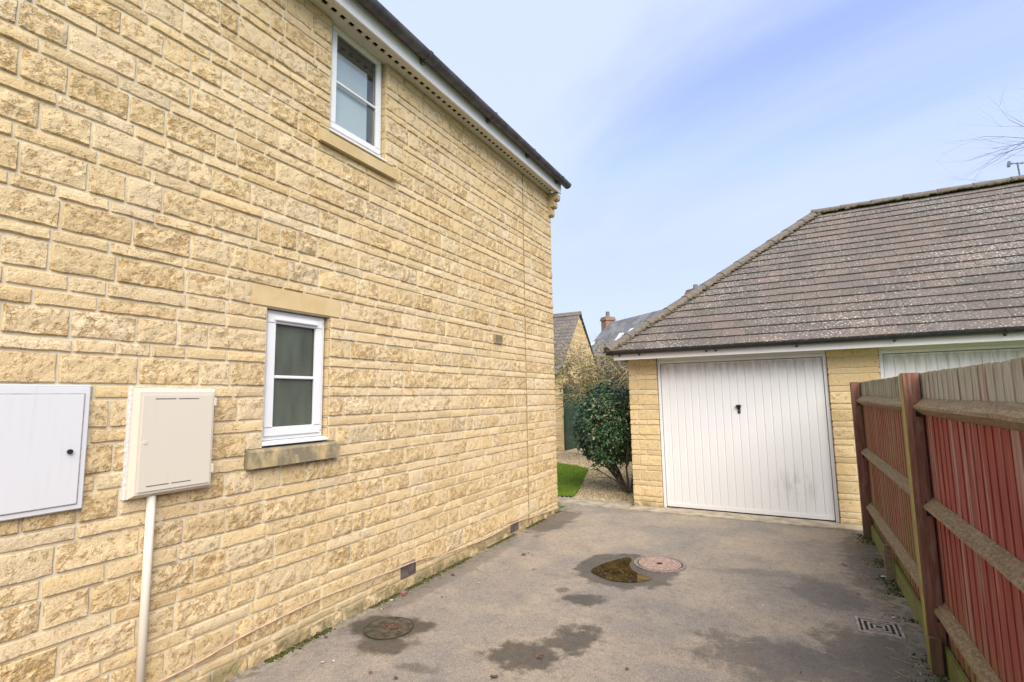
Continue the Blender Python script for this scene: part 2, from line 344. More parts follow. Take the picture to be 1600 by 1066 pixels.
M = dict(stone=mat_stone(), mortar=mat_mortar(), lintel=mat_dressed('dressed_lintel_stone', 0.0), sill=mat_dressed('weathered_sill_stone', 0.95),
    sill2=mat_dressed('clean_sill_stone', 0.15), corbel=mat_dressed('corbel_stone', 0.25),
    upvc=mat_paint('white_upvc', (0.80, 0.80, 0.80), 0.3, 0.06), fascia=mat_paint('white_fascia', (0.78, 0.77, 0.77), 0.35, 0.18, (0.50, 0.36, 0.28)),
    soffit=mat_paint('soffit_board', (0.62, 0.58, 0.50), 0.5, 0.25, streak=False), black=mat_plain('black_plastic', (0.020, 0.020, 0.023), 0.42, 0.3),
    gutter=mat_plain('weathered_grey_gutter', (0.068, 0.064, 0.074), 0.5, 0.35, 8), dark=mat_plain('dark_void', (0.012, 0.012, 0.012), 0.8),
    glass=mat_glass(), obscure=mat_obscure(), tarmac=mat_tarmac(), tile=mat_tile(), board=mat_board(), post=mat_post(),
    rail=mat_wood('lichened_rail', (0.165, 0.105, 0.060), (0.30, 0.205, 0.125), 0.15, 0.55),
    gravel_board=mat_wood('algae_gravel_board', (0.10, 0.09, 0.03), (0.20, 0.19, 0.06), 0.9),
    door=mat_garage_door(), cream=mat_paint('cream_plastic', (0.67, 0.605, 0.50), 0.45, 0.10, (0.5, 0.42, 0.33)), meter=mat_paint('white_meter_box_paint', (0.68, 0.68, 0.69), 0.4, 0.30, (0.52, 0.52, 0.50)),
    foam=mat_plain('expanded_foam', (0.74, 0.71, 0.68), 0.9, 0.1, 40, bs=0.5), brown=mat_plain('air_brick_brown', (0.13, 0.098, 0.090), 0.7, 0.3),
    vent=mat_plain('ochre_vent', (0.36, 0.27, 0.12), 0.6, 0.15), cable=mat_plain('pinkish_cable', (0.50, 0.36, 0.25), 0.6, 0.15),
    concrete=mat_plain('pale_concrete', (0.36, 0.31, 0.235), 0.9, 0.22, 7), manhole=mat_plain('pinkish_manhole', (0.34, 0.235, 0.195), 0.85, 0.25, 45, bs=0.5),
    iron=mat_plain('rusty_iron', (0.20, 0.17, 0.15), 0.7, 0.3, 30), mud=mat_plain('mossy_mud', (0.066, 0.055, 0.034), 0.75, 0.45, 16, bs=0.4), grate=mat_plain('worn_grate', (0.34, 0.29, 0.26), 0.7, 0.25, 30),
    slate=mat_plain('grey_slate', (0.17, 0.165, 0.175), 0.8, 0.25, 1.6), redbrick=mat_plain('chimney_brick', (0.30, 0.175, 0.125), 0.9, 0.25, 9), far_stone=mat_plain('yellow_stone_wall', (0.58, 0.43, 0.20), 0.9, 0.20, 6, bs=0.4),
    green=mat_plain('dark_green_door', (0.022, 0.055, 0.034), 0.5, 0.25, 4), skylight=mat_plain('skylight_glass', (0.72, 0.78, 0.82), 0.1, 0.1),
    soil=mat_plain('ground_soil', (0.20, 0.165, 0.10), 0.95, 0.3, 1.5), turf=mat_plain('turf_soil', (0.075, 0.15, 0.018), 0.95, 0.3, 6), gravel_bed=mat_plain('gravel_bed', (0.42, 0.33, 0.205), 0.95, 0.35, 60, bs=0.7),
    field=mat_plain('rough_grass', (0.09, 0.14, 0.03), 0.95, 0.3, 0.7), bark=mat_plain('bark', (0.12, 0.088, 0.058), 0.9, 0.35, 25, bs=0.5), twig=mat_plain('pale_twig', (0.36, 0.275, 0.19), 0.9, 0.35, 12), dtwig=mat_plain('dark_twig', (0.10, 0.07, 0.05), 0.9, 0.35, 12),
    grass=mat_leaf('grass_blade', [(0, (0.12, 0.21, 0.02)), (0.6, (0.21, 0.33, 0.035)), (1, (0.36, 0.42, 0.10))], 0.6, 0.2),
    pebble=mat_leaf('pebble', [(0, (0.22, 0.15, 0.08)), (0.5, (0.46, 0.36, 0.215)), (1, (0.64, 0.54, 0.38))], 0.9, 0.2),
    camellia=mat_leaf('camellia_leaf', [(0, (0.018, 0.042, 0.018)), (0.5, (0.042, 0.100, 0.036)), (0.9, (0.080, 0.170, 0.058)), (1, (0.17, 0.24, 0.06))], 0.28, 0.55),
    ivy=mat_leaf('dry_mixed_leaf', [(0, (0.055, 0.085, 0.022)), (0.45, (0.155, 0.18, 0.045)), (0.75, (0.28, 0.26, 0.06)), (1, (0.20, 0.12, 0.055))], 0.5, 0.3),
    moss=mat_leaf('moss', [(0, (0.030, 0.034, 0.010)), (0.7, (0.065, 0.070, 0.018)), (1, (0.13, 0.12, 0.05))], 0.95, 0.1),
    dead=mat_plain('dead_leaf', (0.115, 0.058, 0.038), 0.8, 0.4, 60), redp=mat_plain('red_petal', (0.55, 0.012, 0.02), 0.5, 0.1), white=mat_plain('white_scrap', (0.68, 0.66, 0.62), 0.7, 0.1), straw=mat_plain('straw_litter', (0.42, 0.31, 0.17), 0.85, 0.25), curtain=mat_plain('pale_blind', (0.80, 0.82, 0.86), 0.9, 0.06, 3), blind=mat_plain('brown_blind', (0.14, 0.11, 0.09), 0.8, 0.2, 30), metal=mat_plain('aerial_metal', (0.22, 0.22, 0.23), 0.4, 0.2, metal=0.6))
def mat_puddle():
    t = T('puddle_water'); n = t.noise(7, 4)
    t.color(t.mix(t.step(n, 0.35, 0.65), (0.030, 0.020, 0.008), (0.075, 0.045, 0.014))).set(Roughness=0.015)
    return t.m
M['puddle'] = mat_puddle(); M['mud2'] = mat_plain('dark_wet_mud', (0.028, 0.024, 0.015), 0.5, 0.5, 14); M['joint'] = mat_plain('joint_sealant', (0.34, 0.25, 0.13), 0.8, 0.2, 30); M['ringm'] = mat_plain('pale_tarmac_ring', (0.25, 0.22, 0.18), 0.9, 0.2, 30)

# ------------------------------------------------------------------ ground
def sheet(name, pts, z, mat, kind='structure', base_n=None):
    b = MB(); b.poly([(x, y, z) for x, y in pts]); o = b.build(name, mat, fix=False)
    return tag(o, kind=kind)
sheet('ground', [(-600, -600), (600, -600), (600, 900), (-600, 900)], -0.03, M['field'])
drive = MB()
nx, ny = 40, 110
for j in range(ny+1):
    for i in range(nx+1):
        x = -3.12+3.86*i/nx; y = -4.0+11.42*j/ny
        z = 0.0022*mnoise.noise((x*1.2, y*1.2, 3.1))+0.0008*mnoise.noise((x*4, y*4, 1.1)) - 0.001
        if y > 7.1: z = min(z, 0.001)
        drive.vert((x, y, z))
for j in range(ny):
    for i in range(nx):
        a = j*(nx+1)+i; drive.face(a, a+1, a+nx+2, a+nx+1)
tag(drive.build('driveway', M['tarmac'], smooth=True, fix=False), kind='structure')
sheet('garden_ground', [(-14, 7.42), (-2.2, 7.42), (-2.2, 20), (-14, 20)], -0.012, M['gravel_bed'])
LAWN = [(-9.5, 7.93), (-3.50, 7.93), (-3.30, 7.99), (-3.36, 8.35), (-3.52, 8.9), (-3.76, 9.7), (-4.15, 11.05), (-4.6, 11.45), (-5.3, 11.8), (-9.5, 12.4)]
sheet('lawn', LAWN, 0.006, M['turf'])
path = MB(); path.box((-9, 7.42, -0.04), (-2.22, 7.86, -0.006)); path = tag(path.build('path', M['concrete']), kind='structure')
xs = [-6.2, -5.3, -4.4, -3.72, -3.05, -2.62, -2.24]
for i in range(len(xs)-1):
    z = 0.012+random.uniform(-.004, .004)
    MB().rbox((xs[i]+.006, 7.50, -0.03), (xs[i+1]-.006, 7.85, z), .006).build('paving_slab', M['concrete'], path)
MB().rbox((-6.2, 7.425, -0.05), (-3.0, 7.49, 0.02), .008).build('edging_kerb', M['concrete'], path)
MB().rbox((-2.99, 7.425, -0.05), (-2.21, 7.49, 0.018), .008).build('edging_kerb', M['concrete'], path)
tag(MB().rbox((-2.19, 7.43, -0.06), (9.2, 7.80, 0.014), .008).build('threshold_strip', M['concrete']), kind='structure')
def inside(x, y, P):
    c = False
    for i in range(len(P)):
        (x0, y0), (x1, y1) = P[i-1], P[i]
        if (y0 > y) != (y1 > y) and x < (x1-x0)*(y-y0)/(y1-y0)+x0: c = not c
    return c
g = MB()
while len(g.f) < 26000:
    y = random.uniform(7.9, 12.2); x = random.uniform(-6.3, -3.2)
    if not inside(x+.03*math.sin(y*40), y+.02*math.sin(x*50), LAWN) or x < -0.47*y-0.35: continue
    h = random.uniform(.02, .048); a = random.uniform(0, 6.28); w = .0035; l = random.uniform(.0, .03); q = random.uniform(0, 6.28)
    g.cur = (random.random()*.7+.3*abs(mnoise.noise((x*3, y*3, 0))), 0, 0)
    dx, dy = w*math.cos(a), w*math.sin(a)
    g.face(g.vert((x-dx, y-dy, .004)), g.vert((x+dx, y+dy, .004)), g.vert((x+l*math.cos(q), y+l*math.sin(q), .004+h)))
tag(g.build('grass', M['grass'], fix=False), 'short green grass on the lawn strip behind the stone house', 'grass', kind='stuff')
g = MB()
k = 0
while k < 15000:
    y = random.uniform(7.86, 14.4)**1.0; x = random.uniform(-6.3, -2.22)
    if inside(x, y, LAWN) or x < -0.47*y-0.3: continue
    k += 1; r = random.uniform(.008, .019); g.cur = (random.random(), 0, 0)
    ax = [r*random.uniform(.7, 1.2) for _ in range(5)]
    t = g.vert((x, y, -.008+r*random.uniform(.7, 1.3))); ph = random.uniform(0, 6)
    e = [g.vert((x+ax[i]*math.cos(ph+i*1.257), y+ax[i]*math.sin(ph+i*1.257), -.012+r*random.uniform(-.1, .35))) for i in range(5)]
    for i in range(5): g.face(e[i], e[(i+1) % 5], t)
tag(g.build('gravel', M['pebble'], fix=False), 'golden gravel spread under the evergreen bush', 'gravel', kind='stuff')

# ------------------------------------------------------------------ rock-faced stones
def stone_into(b, w, h, to, pits, seed, cell=0.024, depth=0.035):
    """one stone of w x h, 'to' maps (u, v, n) to a point; n is outward"""
    e0 = .0065
    nu = max(3, int(w/cell)); nv = max(2, int(h/cell))
    us = [0]+[e0+(w-2*e0)*i/nu for i in range(nu+1)]+[w]; vs_ = [0]+[e0+(h-2*e0)*j/nv for j in range(nv+1)]+[h]
    nu, nv = len(us)-1, len(vs_)-1
    rn = random.Random(seed); k0 = len(b.v)
    bul = rn.uniform(.0015, .0065); tu = rn.uniform(-.003, .003); tv = rn.uniform(-.002, .005); ox, oy = rn.uniform(0, 90), rn.uniform(0, 90)
    for j in range(nv+1):
        for i in range(nu+1):
            u, v = us[i], vs_[j]; fu, fv = u/w, v/h
            edge = i in (0, nu) or j in (0, nv); rim = i in (1, nu-1) or j in (1, nv-1)
            if not edge and not rim: u += rn.uniform(-.22, .22)*cell; v += rn.uniform(-.2, .2)*cell
            q1 = mnoise.noise(((u+ox)*12, (v+oy)*15, seed*.37)); q2 = mnoise.noise(((u+ox)*31, (v+oy)*33, seed*.71))
            n = -.0035 if edge else .0035+bul*(.55 if rim else 1)+(fu-.5)*tu*2+(.5-fv)*tv*2+pits*(.0065*q1+.0050*q2)*(.6 if rim else 1)
            if edge or rim:
                if i in (0, 1, nu-1, nu): u += .0045*mnoise.noise((v*22+ox, i//2, seed*.3))
                if j in (0, 1, nv-1, nv): v += .0045*mnoise.noise((u*16+oy, j//2, seed*.5))
            if i in (0, nu) and j in (0, nv):
                u += .006 if i == 0 else -.006; v += .005 if j == 0 else -.005
            b.vert(to(u, v, n))
    for j in range(nv):
        for i in range(nu):
            a = k0+j*(nu+1)+i; b.face(a, a+1, a+nu+2, a+nu+1)
    per = [(i, 0) for i in range(nu)]+[(nu, j) for j in range(nv)]+[(i, nv) for i in range(nu, 0, -1)]+[(0, j) for j in range(nv, 0, -1)]
    idx = [k0+j*(nu+1)+i for i, j in per]; back = []
    for i, j in per: back.append(b.vert(to(us[i], vs_[j], -depth)))
    for q in range(len(per)): b.face(idx[q], back[q], back[(q+1) % len(per)], idx[(q+1) % len(per)])
def proj(p):
    v = Vector(p)-CAM; d = v.dot(cF)
    if d < .05: return None
    return 800+FPX*v.dot(cR)/d, 533-FPX*v.dot(cU)/d

WX = -3.097                # face of the house wall
YC = 6.93                  # its far corner
ZT = 4.775
house = empty('stone_house', (WX, 3.0, 0), 'tall pale yellow rock-faced stone house filling the left side', 'house')
wall = MB()
wl, wr, wb, wt_ = 2.165, 2.705, 1.345, 2.302       # lower window opening
ul, ur, ub = 2.653, 3.285, 3.80                    # upper window opening, up to the soffit
XB = -7.5; fx = WX-.0045
def wallbox(y0, y1, z0, z1): wall.box((fx-.30, y0, z0), (fx, y1, z1))
wallbox(-3.0, wl, -.1, ZT); wallbox(wl, wr, -.1, wb); wallbox(wl, wr, wt_, ZT); wallbox(wr, ul, -.1, ZT) if wr < ul else None
# piers between the two openings overlap in y, so cut the upper zone separately
wall.v.clear(); wall.f.clear(); wall.t.clear()
ys = sorted([-3.0, wl, wr, ul, ur, YC-.006]); zs = sorted([-.1, wb, wt_, ub, ZT])
for i in range(len(ys)-1):
    for j in range(len(zs)-1):
        yc, zc = (ys[i]+ys[i+1])/2, (zs[j]+zs[j+1])/2
        if wl < yc < wr and wb < zc < wt_: continue
        if ul < yc < ur and zc > ub: continue
        x0 = fx-.30; y0, y1, z0, z1 = ys[i], ys[i+1], zs[j], zs[j+1]
        wall.poly([(fx, y0, z0), (fx, y1, z0), (fx, y1, z1), (fx, y0, z1)])
for (a, b_, c, d) in ((wl, wr, wb, wt_), (ul, ur, ub, ZT)):         # reveals
    wall.poly([(fx, b_, c), (fx-.3, b_, c), (fx-.3, b_, d), (fx, b_, d)]); wall.poly([(fx, a, c), (fx-.3, a, c), (fx-.3, a, d), (fx, a, d)])
    wall.poly([(fx, a, c), (fx-.3, a, c), (fx-.3, b_, c), (fx, b_, c)])
    if d < ZT: wall.poly([(fx, a, d), (fx-.3, a, d), (fx-.3, b_, d), (fx, b_, d)])
wall.poly([(fx, YC-.006, -.1), (XB, YC-.006, -.1), (XB, YC-.006, ZT), (fx, YC-.006, ZT)])
wall.poly([(fx, YC-.006, ZT), (XB, YC-.006, ZT), ((fx+XB)/2, YC-.006, 7.2)])
wall.poly([(XB, -3.0, -.1), (XB, YC-.006, -.1), (XB, YC-.006, ZT), (XB, -3.0, ZT)]); wall.poly([(fx, -3.0, -.1), (XB, -3.0, -.1), (XB, -3.0, ZT), (fx, -3.0, ZT)])
wall = wall.build('wall', M['mortar'], house, fix=False)

Z = [4.775, 4.69, 4.54, 4.469, 4.328, 4.258, 4.104, 4.034, 3.890, 3.818, 3.672, 3.598, 3.448, 3.366, 3.205, 3.130, 2.981, 2.903, 2.743, 2.670, 2.516, 2.448,
     2.302, 2.214, 2.131, 1.988, 1.914, 1.760, 1.687, 1.538, 1.461, 1.311, 1.224, 1.082, 1.007, .863, .770, .624, .542, .394, .316, .141, .087, -.03]
BLOCK = [(wl, wr, wb, wt_), (2.048, 2.800, 2.302, 2.448), (2.045, 2.785, 1.224, 1.345), (ul, ur, ub, ZT), (2.54, 3.395, 3.672, 3.80),
         (5.155, 5.36, 2.302, 2.43), (3.535, 3.745, .087, .205), (5.505, 5.72, .02, .135)]
JOINT = 5.995
def cuts(z0, z1):
    """free y intervals of one course"""
    iv = [(-1.9, JOINT-.004), (JOINT+.004, YC)]
    for (a, b_, c, d) in BLOCK:
        if min(d, z1)-max(c, z0) < .02: continue
        nv = []
        for (p, q) in iv:
            if b_ <= p or a >= q: nv.append((p, q)); continue
            if a-p > .02: nv.append((p, a))
            if q-b_ > .02: nv.append((b_, q))
        iv = nv
    return iv
stones = []
rs = random.Random(11)
for i in range(len(Z)-1):
    z1, z0 = Z[i], Z[i+1]; h = z1-z0; tall = h > .11
    for (p, q) in cuts(z0, z1):
        y = p; y += 0
        while y < q-.001:
            L = rs.choice((.15, .19, .23, .26, .30, .33, .38)) if tall else rs.choice((.18, .24, .28, .33, .38, .43))
            L *= rs.uniform(.9, 1.1)*(.88 if tall else .95)
            if q-(y+L) < .13: L = q-y if q-y < .50 else (q-y)/2
            stones.append((y, min(q, y+L), z0, z1, tall)); y += L
for a in ((2.045, wl, 1.345, 1.461), (wr, 2.785, 1.345, 1.461), (2.54, ul, 3.80, 3.890), (ur, 3.395, 3.80, 3.890), (3.535, 3.745, .21, .316), (3.535, 3.745, -.03, .082), (5.505, 5.72, .14, .316), (5.155, 5.36, 2.214, 2.298)):
    stones.append((*a, False))
def area(s):
    y0, y1, z0, z1, _ = s; q = [proj((WX, y, z)) for y, z in ((y0, z0), (y1, z0), (y1, z1), (y0, z1))]
    if any(p is None for p in q): return 0
    q = [(min(max(x, 0), 1600), min(max(y, 0), 1066)) for x, y in q]
    return abs(sum(q[k-1][0]*q[k][1]-q[k][0]*q[k-1][1] for k in range(4)))/2
order = sorted(range(len(stones)), key=lambda k: -area(stones[k])); own = set(order[:300])
rest = MB(); J = .0055
for k, s in enumerate(stones):
    y0, y1, z0, z1, tall = s
    b = MB() if k in own else rest
    rn = random.Random(k*13+5)
    pit = (rn.choice((.7, .95, 1.15, 1.4)) if tall else rn.choice((.35, .5, .75)))
    b.cur = (rn.random()*(.97 if rn.random() < .96 else 1), min(1, pit/1.6), rn.random())
    a0 = y0+J if y0 > -1.8 else y0; a1 = y1-J if y1 < YC-.01 else y1
    if abs(y0-JOINT) < .006: a0 = y0+.002
    if abs(y1-JOINT) < .006: a1 = y1-.002
    for (bl, br, bc, bd) in BLOCK[:5]:
        if z0 < bd-.01 and z1 > bc+.01:
            if abs(y1-bl) < .002: a1 = y1-.003
            if abs(y0-br) < .002: a0 = y0+.003
    stone_into(b, a1-a0, (z1-z0)-.010, lambda u, v, n: (WX+n, a0+u, z0+.005+v), pit, k, depth=(.06 if y1 > YC-.02 else .035), cell=(.022 if k in own else .028))
    if k in own: b.build('stone', M['stone'], wall, smooth=False, fix=False)
tag(rest.build('stone', M['stone'], wall, fix=False), kind='stuff')
# reveal stones on the far side of each opening, and a dressed face there
def reveal(y, zc0, zc1, name='reveal_stone'):
    for i in range(len(Z)-1):
        z1, z0 = min(Z[i], zc1), max(Z[i+1], zc0)
        if z1-z0 < .03: continue
        b = MB(); b.cur = (random.random()*.6, .3, .35)
        b.rbox((WX-.10, y-.004, z0+.004), (WX-.002, y+.03, z1-.004), .004); b.build(name, M['stone'], wall)
reveal(wr, wb, wt_); reveal(ur, ub, ZT-.02)
MB().box((WX-.02, JOINT-.0045, -.03), (WX+.0085, JOINT+.0045, ZT)).build('movement_joint', M['joint'], house)
# lintel and sills
MB().rbox((WX-.10, 2.052, 2.306), (WX+.006, 2.795, 2.447), .005).build('lintel', M['lintel'], house)
b = MB(); P = [(WX-.12, 1.232), (WX+.052, 1.232), (WX+.052, 1.335), (WX+.045, 1.343), (WX-.06, 1.362), (WX-.12, 1.362)]
b.prism(P, 'y', 2.045, 2.782).build('window_sill', M['sill'], house)
b = MB(); P = [(WX-.12, 3.672), (WX+.045, 3.672), (WX+.045, 3.765), (WX+.04, 3.770), (WX-.06, 3.806), (WX-.12, 3.806)]
b.prism(P, 'y', 2.535, 3.397).build('window_sill', M['sill2'], house)
def window(y0, y1, z0, z1, glass, name, bar_z, vent=False, inner=.062):
    xf = WX-.045                                     # front of the plastic frame
    f = MB()
    def ring(a, b_, c, d, wd, x0, x1):
        f.rbox((x0, a, c), (x1, b_, c+wd), .004); f.rbox((x0, a, d-wd), (x1, b_, d), .004)
        f.rbox((x0, a, c+wd-.004), (x1, a+wd, d-wd+.004), .004); f.rbox((x0, b_-wd, c+wd-.004), (x1, b_, d-wd+.004), .004)
    ring(y0, y1, z0, z1, .045, xf-.06, xf)
    ring(y0+.028, y1-.028, z0+.028, z1-.028, inner, xf-.03, xf+.014)
    fo = f.build(name, M['upvc'], house)
    a, b_, c, d = y0+.028+inner-.006, y1-.028-inner+.006, z0+.028+inner-.006, z1-.028-inner+.006
    MB().box((xf-.022, a, c), (xf-.014, b_, d)).build('pane', M[glass], fo)
    MB().rbox((xf-.013, a, bar_z-.011), (xf+.006, b_, bar_z+.011), .004).build('glazing_bar', M['upvc'], fo)
    g_ = MB()
    for (p, q, r, s) in ((a, b_, c, c+.006), (a, b_, d-.006, d), (a, a+.006, c+.006, d-.006), (b_-.006, b_, c+.006, d-.006)):
        g_.box((xf-.0135, p, r), (xf-.006, q, s))
    g_.build('gasket', M['black'], fo)
    if vent: MB().rbox((xf+.012, y0+.075, z1-.072), (xf+.034, y1-.085, z1-.046), .005).build('trickle_vent', M['upvc'], fo)
    MB().prism([(xf-.05, z0-.028), (xf+.055, z0-.028), (xf+.055, z0-.016), (xf, z0-.002), (xf-.05, z0-.002)], 'y', y0-.012, y1+.02).build('cill', M['upvc'], fo)
    return fo
window(wl+.004, wr-.018, 1.395, 2.294, 'obscure', 'window', 1.83, vent=True)
w2 = window(ul+.004, ur-.012, 3.842, ZT+.03, 'glass', 'window', 4.30, inner=.052)
MB().box((WX-.084, ul+.05, 3.87), (WX-.080, ur-.16, ZT-.03)).build('curtain', M['curtain'], w2)
MB().box((WX-.076, ul+.055, 4.60), (WX-.072, ur-.055, ZT-.015)).build('blind', M['blind'], w2)
rm = MB(); x0, x1, y0, y1, z0, z1 = WX-.9, WX-.31, ul-.5, ur+.9, 3.4, ZT+.2      # the room behind the upper window
for q in ([(x0,y0,z0),(x0,y1,z0),(x0,y1,z1),(x0,y0,z1)], [(x0,y0,z1),(x1,y0,z1),(x1,y1,z1),(x0,y1,z1)], [(x0,y0,z0),(x1,y0,z0),(x1,y0,z1),(x0,y0,z1)], [(x0,y1,z0),(x1,y1,z0),(x1,y1,z1),(x0,y1,z1)]): rm.poly(q)
rm.build('room', M['curtain'], w2, fix=False)
# eaves: soffit with vent slots, fascia, gutter, roof
XS = -2.925
so_ = MB(); y0, y1 = -3.0, YC-.02
XV0, XV1 = WX+.070, WX+.108                                      # the slotted strip
so_.box((WX-.14, y0, ZT+.002), (XV0, y1, ZT+.014)); so_.box((XV1, y0, ZT+.002), (XS, y1, ZT+.014))
yy = y0
sl_v = []
while yy < y1:
    so_.box((XV0, yy, ZT+.0025), (XV1, min(yy+.042, y1), ZT+.0135)); yy += .092
soffit = so_.build('soffit', M['soffit'], house)
MB().box((WX-.14, y0, ZT+.06), (XS, y1, ZT+.07)).build('vent_void', M['dark'], soffit)
MB().rbox((XS+.001, y0, ZT-.012), (XS+.021, y1+.02, ZT+.175), .003).build('fascia', M['fascia'], house)
GX, GZ, GR = XS+.088, ZT+.165, .063
pr = [(GX+GR*math.cos(a), GZ+GR*math.sin(a)) for a in [math.pi+math.pi*k/12 for k in range(13)]]
pr += [(GX+(GR-.005)*math.cos(a), GZ+(GR-.005)*math.sin(a)) for a in [2*math.pi-math.pi*k/12 for k in range(13)]]
gut = MB().prism(pr, 'y', -3.0, YC+.10).build('gutter', M['gutter'], house)
MB().prism([(GX+(GR+.002)*math.cos(math.pi+math.pi*k/12), GZ+(GR+.002)*math.sin(math.pi+math.pi*k/12)) for k in range(13)], 'y', YC+.094, YC+.106).build('end_cap', M['gutter'], gut)
def hook(y):
    r0_, r1_ = GR+.001, GR+.009
    b = MB(); p = [(GX+r0_*math.cos(math.pi+math.pi*k/10), GZ+r0_*math.sin(math.pi+math.pi*k/10)) for k in range(11)]
    p += [(GX+r1_*math.cos(2*math.pi-math.pi*k/10), GZ+r1_*math.sin(2*math.pi-math.pi*k/10)) for k in range(11)]
    b.prism(p, 'y', y-.02, y+.02); b.rbox((XS+.022, y-.022, GZ-.085), (GX-GR*.5, y+.022, GZ-.02), .004)
    b.build('gutter_bracket', M['gutter'], gut)
for y in (.55, 1.45, 2.32, 3.55, 4.75, 5.75, 6.72): hook(y)
rf = MB(); rx = (WX+XB)/2
rf.poly([(XS+.07, -3.1, ZT+.20), (XS+.07, YC+.07, ZT+.20), (rx, YC+.07, 7.35), (rx, -3.1, 7.35)]); rf.poly([(XB-.2, -3.1, ZT+.20), (XB-.2, YC+.07, ZT+.20), (rx, YC+.07, 7.35), (rx, -3.1, 7.35)])
rf.build('roof', M['tile'], house, fix=False)
for (xo, z0, z1) in ((-2.935, 4.665, 4.772), (-2.985, 4.555, 4.664), (-3.035, 4.43, 4.554)):
    b = MB(); r = .035; pf = [(WX-.05, z0), (xo-r, z0)]+[(xo-r+r*math.sin(a), z0+r-r*math.cos(a)) for a in [math.pi/2*k/6 for k in range(1, 7)]]
    pf += [(xo-r+r*math.cos(a), z1-r+r*math.sin(a)) for a in [math.pi/2*k/6 for k in range(0, 7)]]+[(WX-.05, z1)]
    b.prism(pf, 'y', YC-.10, YC+.03).build('corbel', M['corbel'], house, smooth=False)
# wall fittings that belong to the wall
b = MB(); b.rbox((WX-.02, 5.165, 2.312), (WX+.022, 5.352, 2.425), .004); vo = b.build('wall_vent', M['vent'], house)
for k in range(6): MB().box((WX+.0215, 5.185+k*.027, 2.325), (WX+.024, 5.197+k*.027, 2.412)).build('slot', M['brown'], vo)
for (y0, y1, z0, z1) in ((3.540, 3.742, .090, .205), (5.510, 5.716, .022, .130)):
    ab = MB().rbox((WX-.03, y0, z0), (WX+.004, y1, z1), .004).build('air_brick', M['brown'], house)
    for k in range(7): MB().box((WX+.0035, y0+.014+k*.027, z0+.014), (WX+.009, y0+.024+k*.027, z1-.014)).build('bar', M['brown'], ab)

# ------------------------------------------------------------------ meter boxes, conduit, cable
def frustum(b, x0, x1, y0, y1, z0, z1, c):
    a = [b.vert(p) for p in ((x0, y0, z0), (x0, y1, z0), (x0, y1, z1), (x0, y0, z1))]
    d = [b.vert(p) for p in ((x1, y0+c, z0+c), (x1, y1-c, z0+c), (x1, y1-c, z1-c), (x1, y0+c, z1-c))]
    for k in range(4): b.face(a[k], a[(k+1) % 4], d[(k+1) % 4], d[k])
    b.face(*d); return b
t = empty('meter_box', (WX, 1.0, 1.15), 'white meter box with a dark round lock cut by the left edge', 'meter box')
y0, y1, z0, z1 = .79, 1.193, 1.158, 1.748
b = MB(); b.rbox((WX-.03, y0, z0), (WX+.032, y1, z1), .004); b.rbox((WX-.03, y0-.006, z1-.001), (WX+.020, y1+.006, z1+.010), .003)
b.build('body', M['meter'], t)
dr = MB().rbox((WX+.030, y0+.022, z0+.027), (WX+.038, y1-.026, z1-.037), .003).build('door', M['meter'], t)
g_ = MB()
for (p, q, r, s) in ((y0+.018, y1-.022, z0+.0235, z0+.0265), (y0+.018, y1-.022, z1-.0365, z1-.033), (y1-.0255, y1-.022, z0+.0265, z1-.0365)): g_.box((WX+.030, p, r), (WX+.0335, q, s))
g_.build('door_gap', M['grate'], t)
MB().tube([(WX+.040, y1-.070, 1.437), (WX+.049, y1-.070, 1.437)], .0115, 14).build('lock', M['black'], dr)
t = empty('meter_box', (WX, 1.6, 1.15), 'cream meter box with slotted door above the white conduit', 'meter box')
y0, y1, z0, z1 = 1.378, 1.812, 1.163, 1.742
b = MB(); b.box((WX-.02, y0+.006, z0+.006), (WX+.034, y1-.006, z1-.004)); frustum(b, WX+.034, WX+.066, y0, y1, z0, z1, .020)
b.box((WX+.0265, y0, z0), (WX+.035, y1, z1)); b.build('body', M['cream'], t)
f_ = MB(); rr = random.Random(3)
for k in range(24):
    z = z0-.005+k*(z1-z0+.01)/24; f_.rbox((WX-.01, y0-.011-rr.uniform(0, .002), z), (WX+.024, y0+.007, z+.034), .005)
f_.build('foam_seal', M['foam'], t)
dr = MB().rbox((WX+.056, y0+.030, z0+.030), (WX+.0725, y1-.028, z1-.034), .004).build('door', M['cream'], t)
for (p, q, z) in ((1.47, 1.575, 1.682), (1.588, 1.70, 1.682), (1.45, 1.56, 1.220), (1.572, 1.675, 1.220)): MB().box((WX+.0715, p, z), (WX+.0732, q, z+.005)).build('vent_slot', M['brown'], dr)
lk = MB().tube([(WX+.072, 1.432, 1.455), (WX+.0755, 1.432, 1.455)], .010, 16).build('lock', M['cream'], dr)
for z in (1.25, 1.64): MB().rbox((WX+.05, y1-.024, z), (WX+.072, y1-.006, z+.05), .003).build('hinge', M['cream'], t)
b = MB().tube([(WX+.03, 1.498, 1.165), (WX+.03, 1.498, .60), (WX+.03, 1.499, -.02)], .021, 18)
c = b.build('conduit', M['cream'], smooth=True, base=(WX+.03, 1.498, 0)); tag(c, 'cream plastic conduit pipe running from the cream meter box to ground', 'pipe')
pts = [(-3.0, .28), (-1.0, .21), (.6, .17), (1.6, .175), (2.15, .222), (2.65, .247), (3.1, .225), (3.59, .206), (3.82, .196), (4.1, .155), (4.42, .128), (5.0, .108), (5.5, .138), (6.0, .105), (6.83, .058), (6.95, .05)]
cp = []
for k in range(len(pts)-1):
    for q in range(5):
        f = q/5; s_ = f*f*(3-2*f); y = pts[k][0]+(pts[k+1][0]-pts[k][0])*f; z = pts[k][1]+(pts[k+1][1]-pts[k][1])*s_
        cp.append((WX+.026+.004*math.sin(y*5), y, z+.003*math.sin(y*9)))
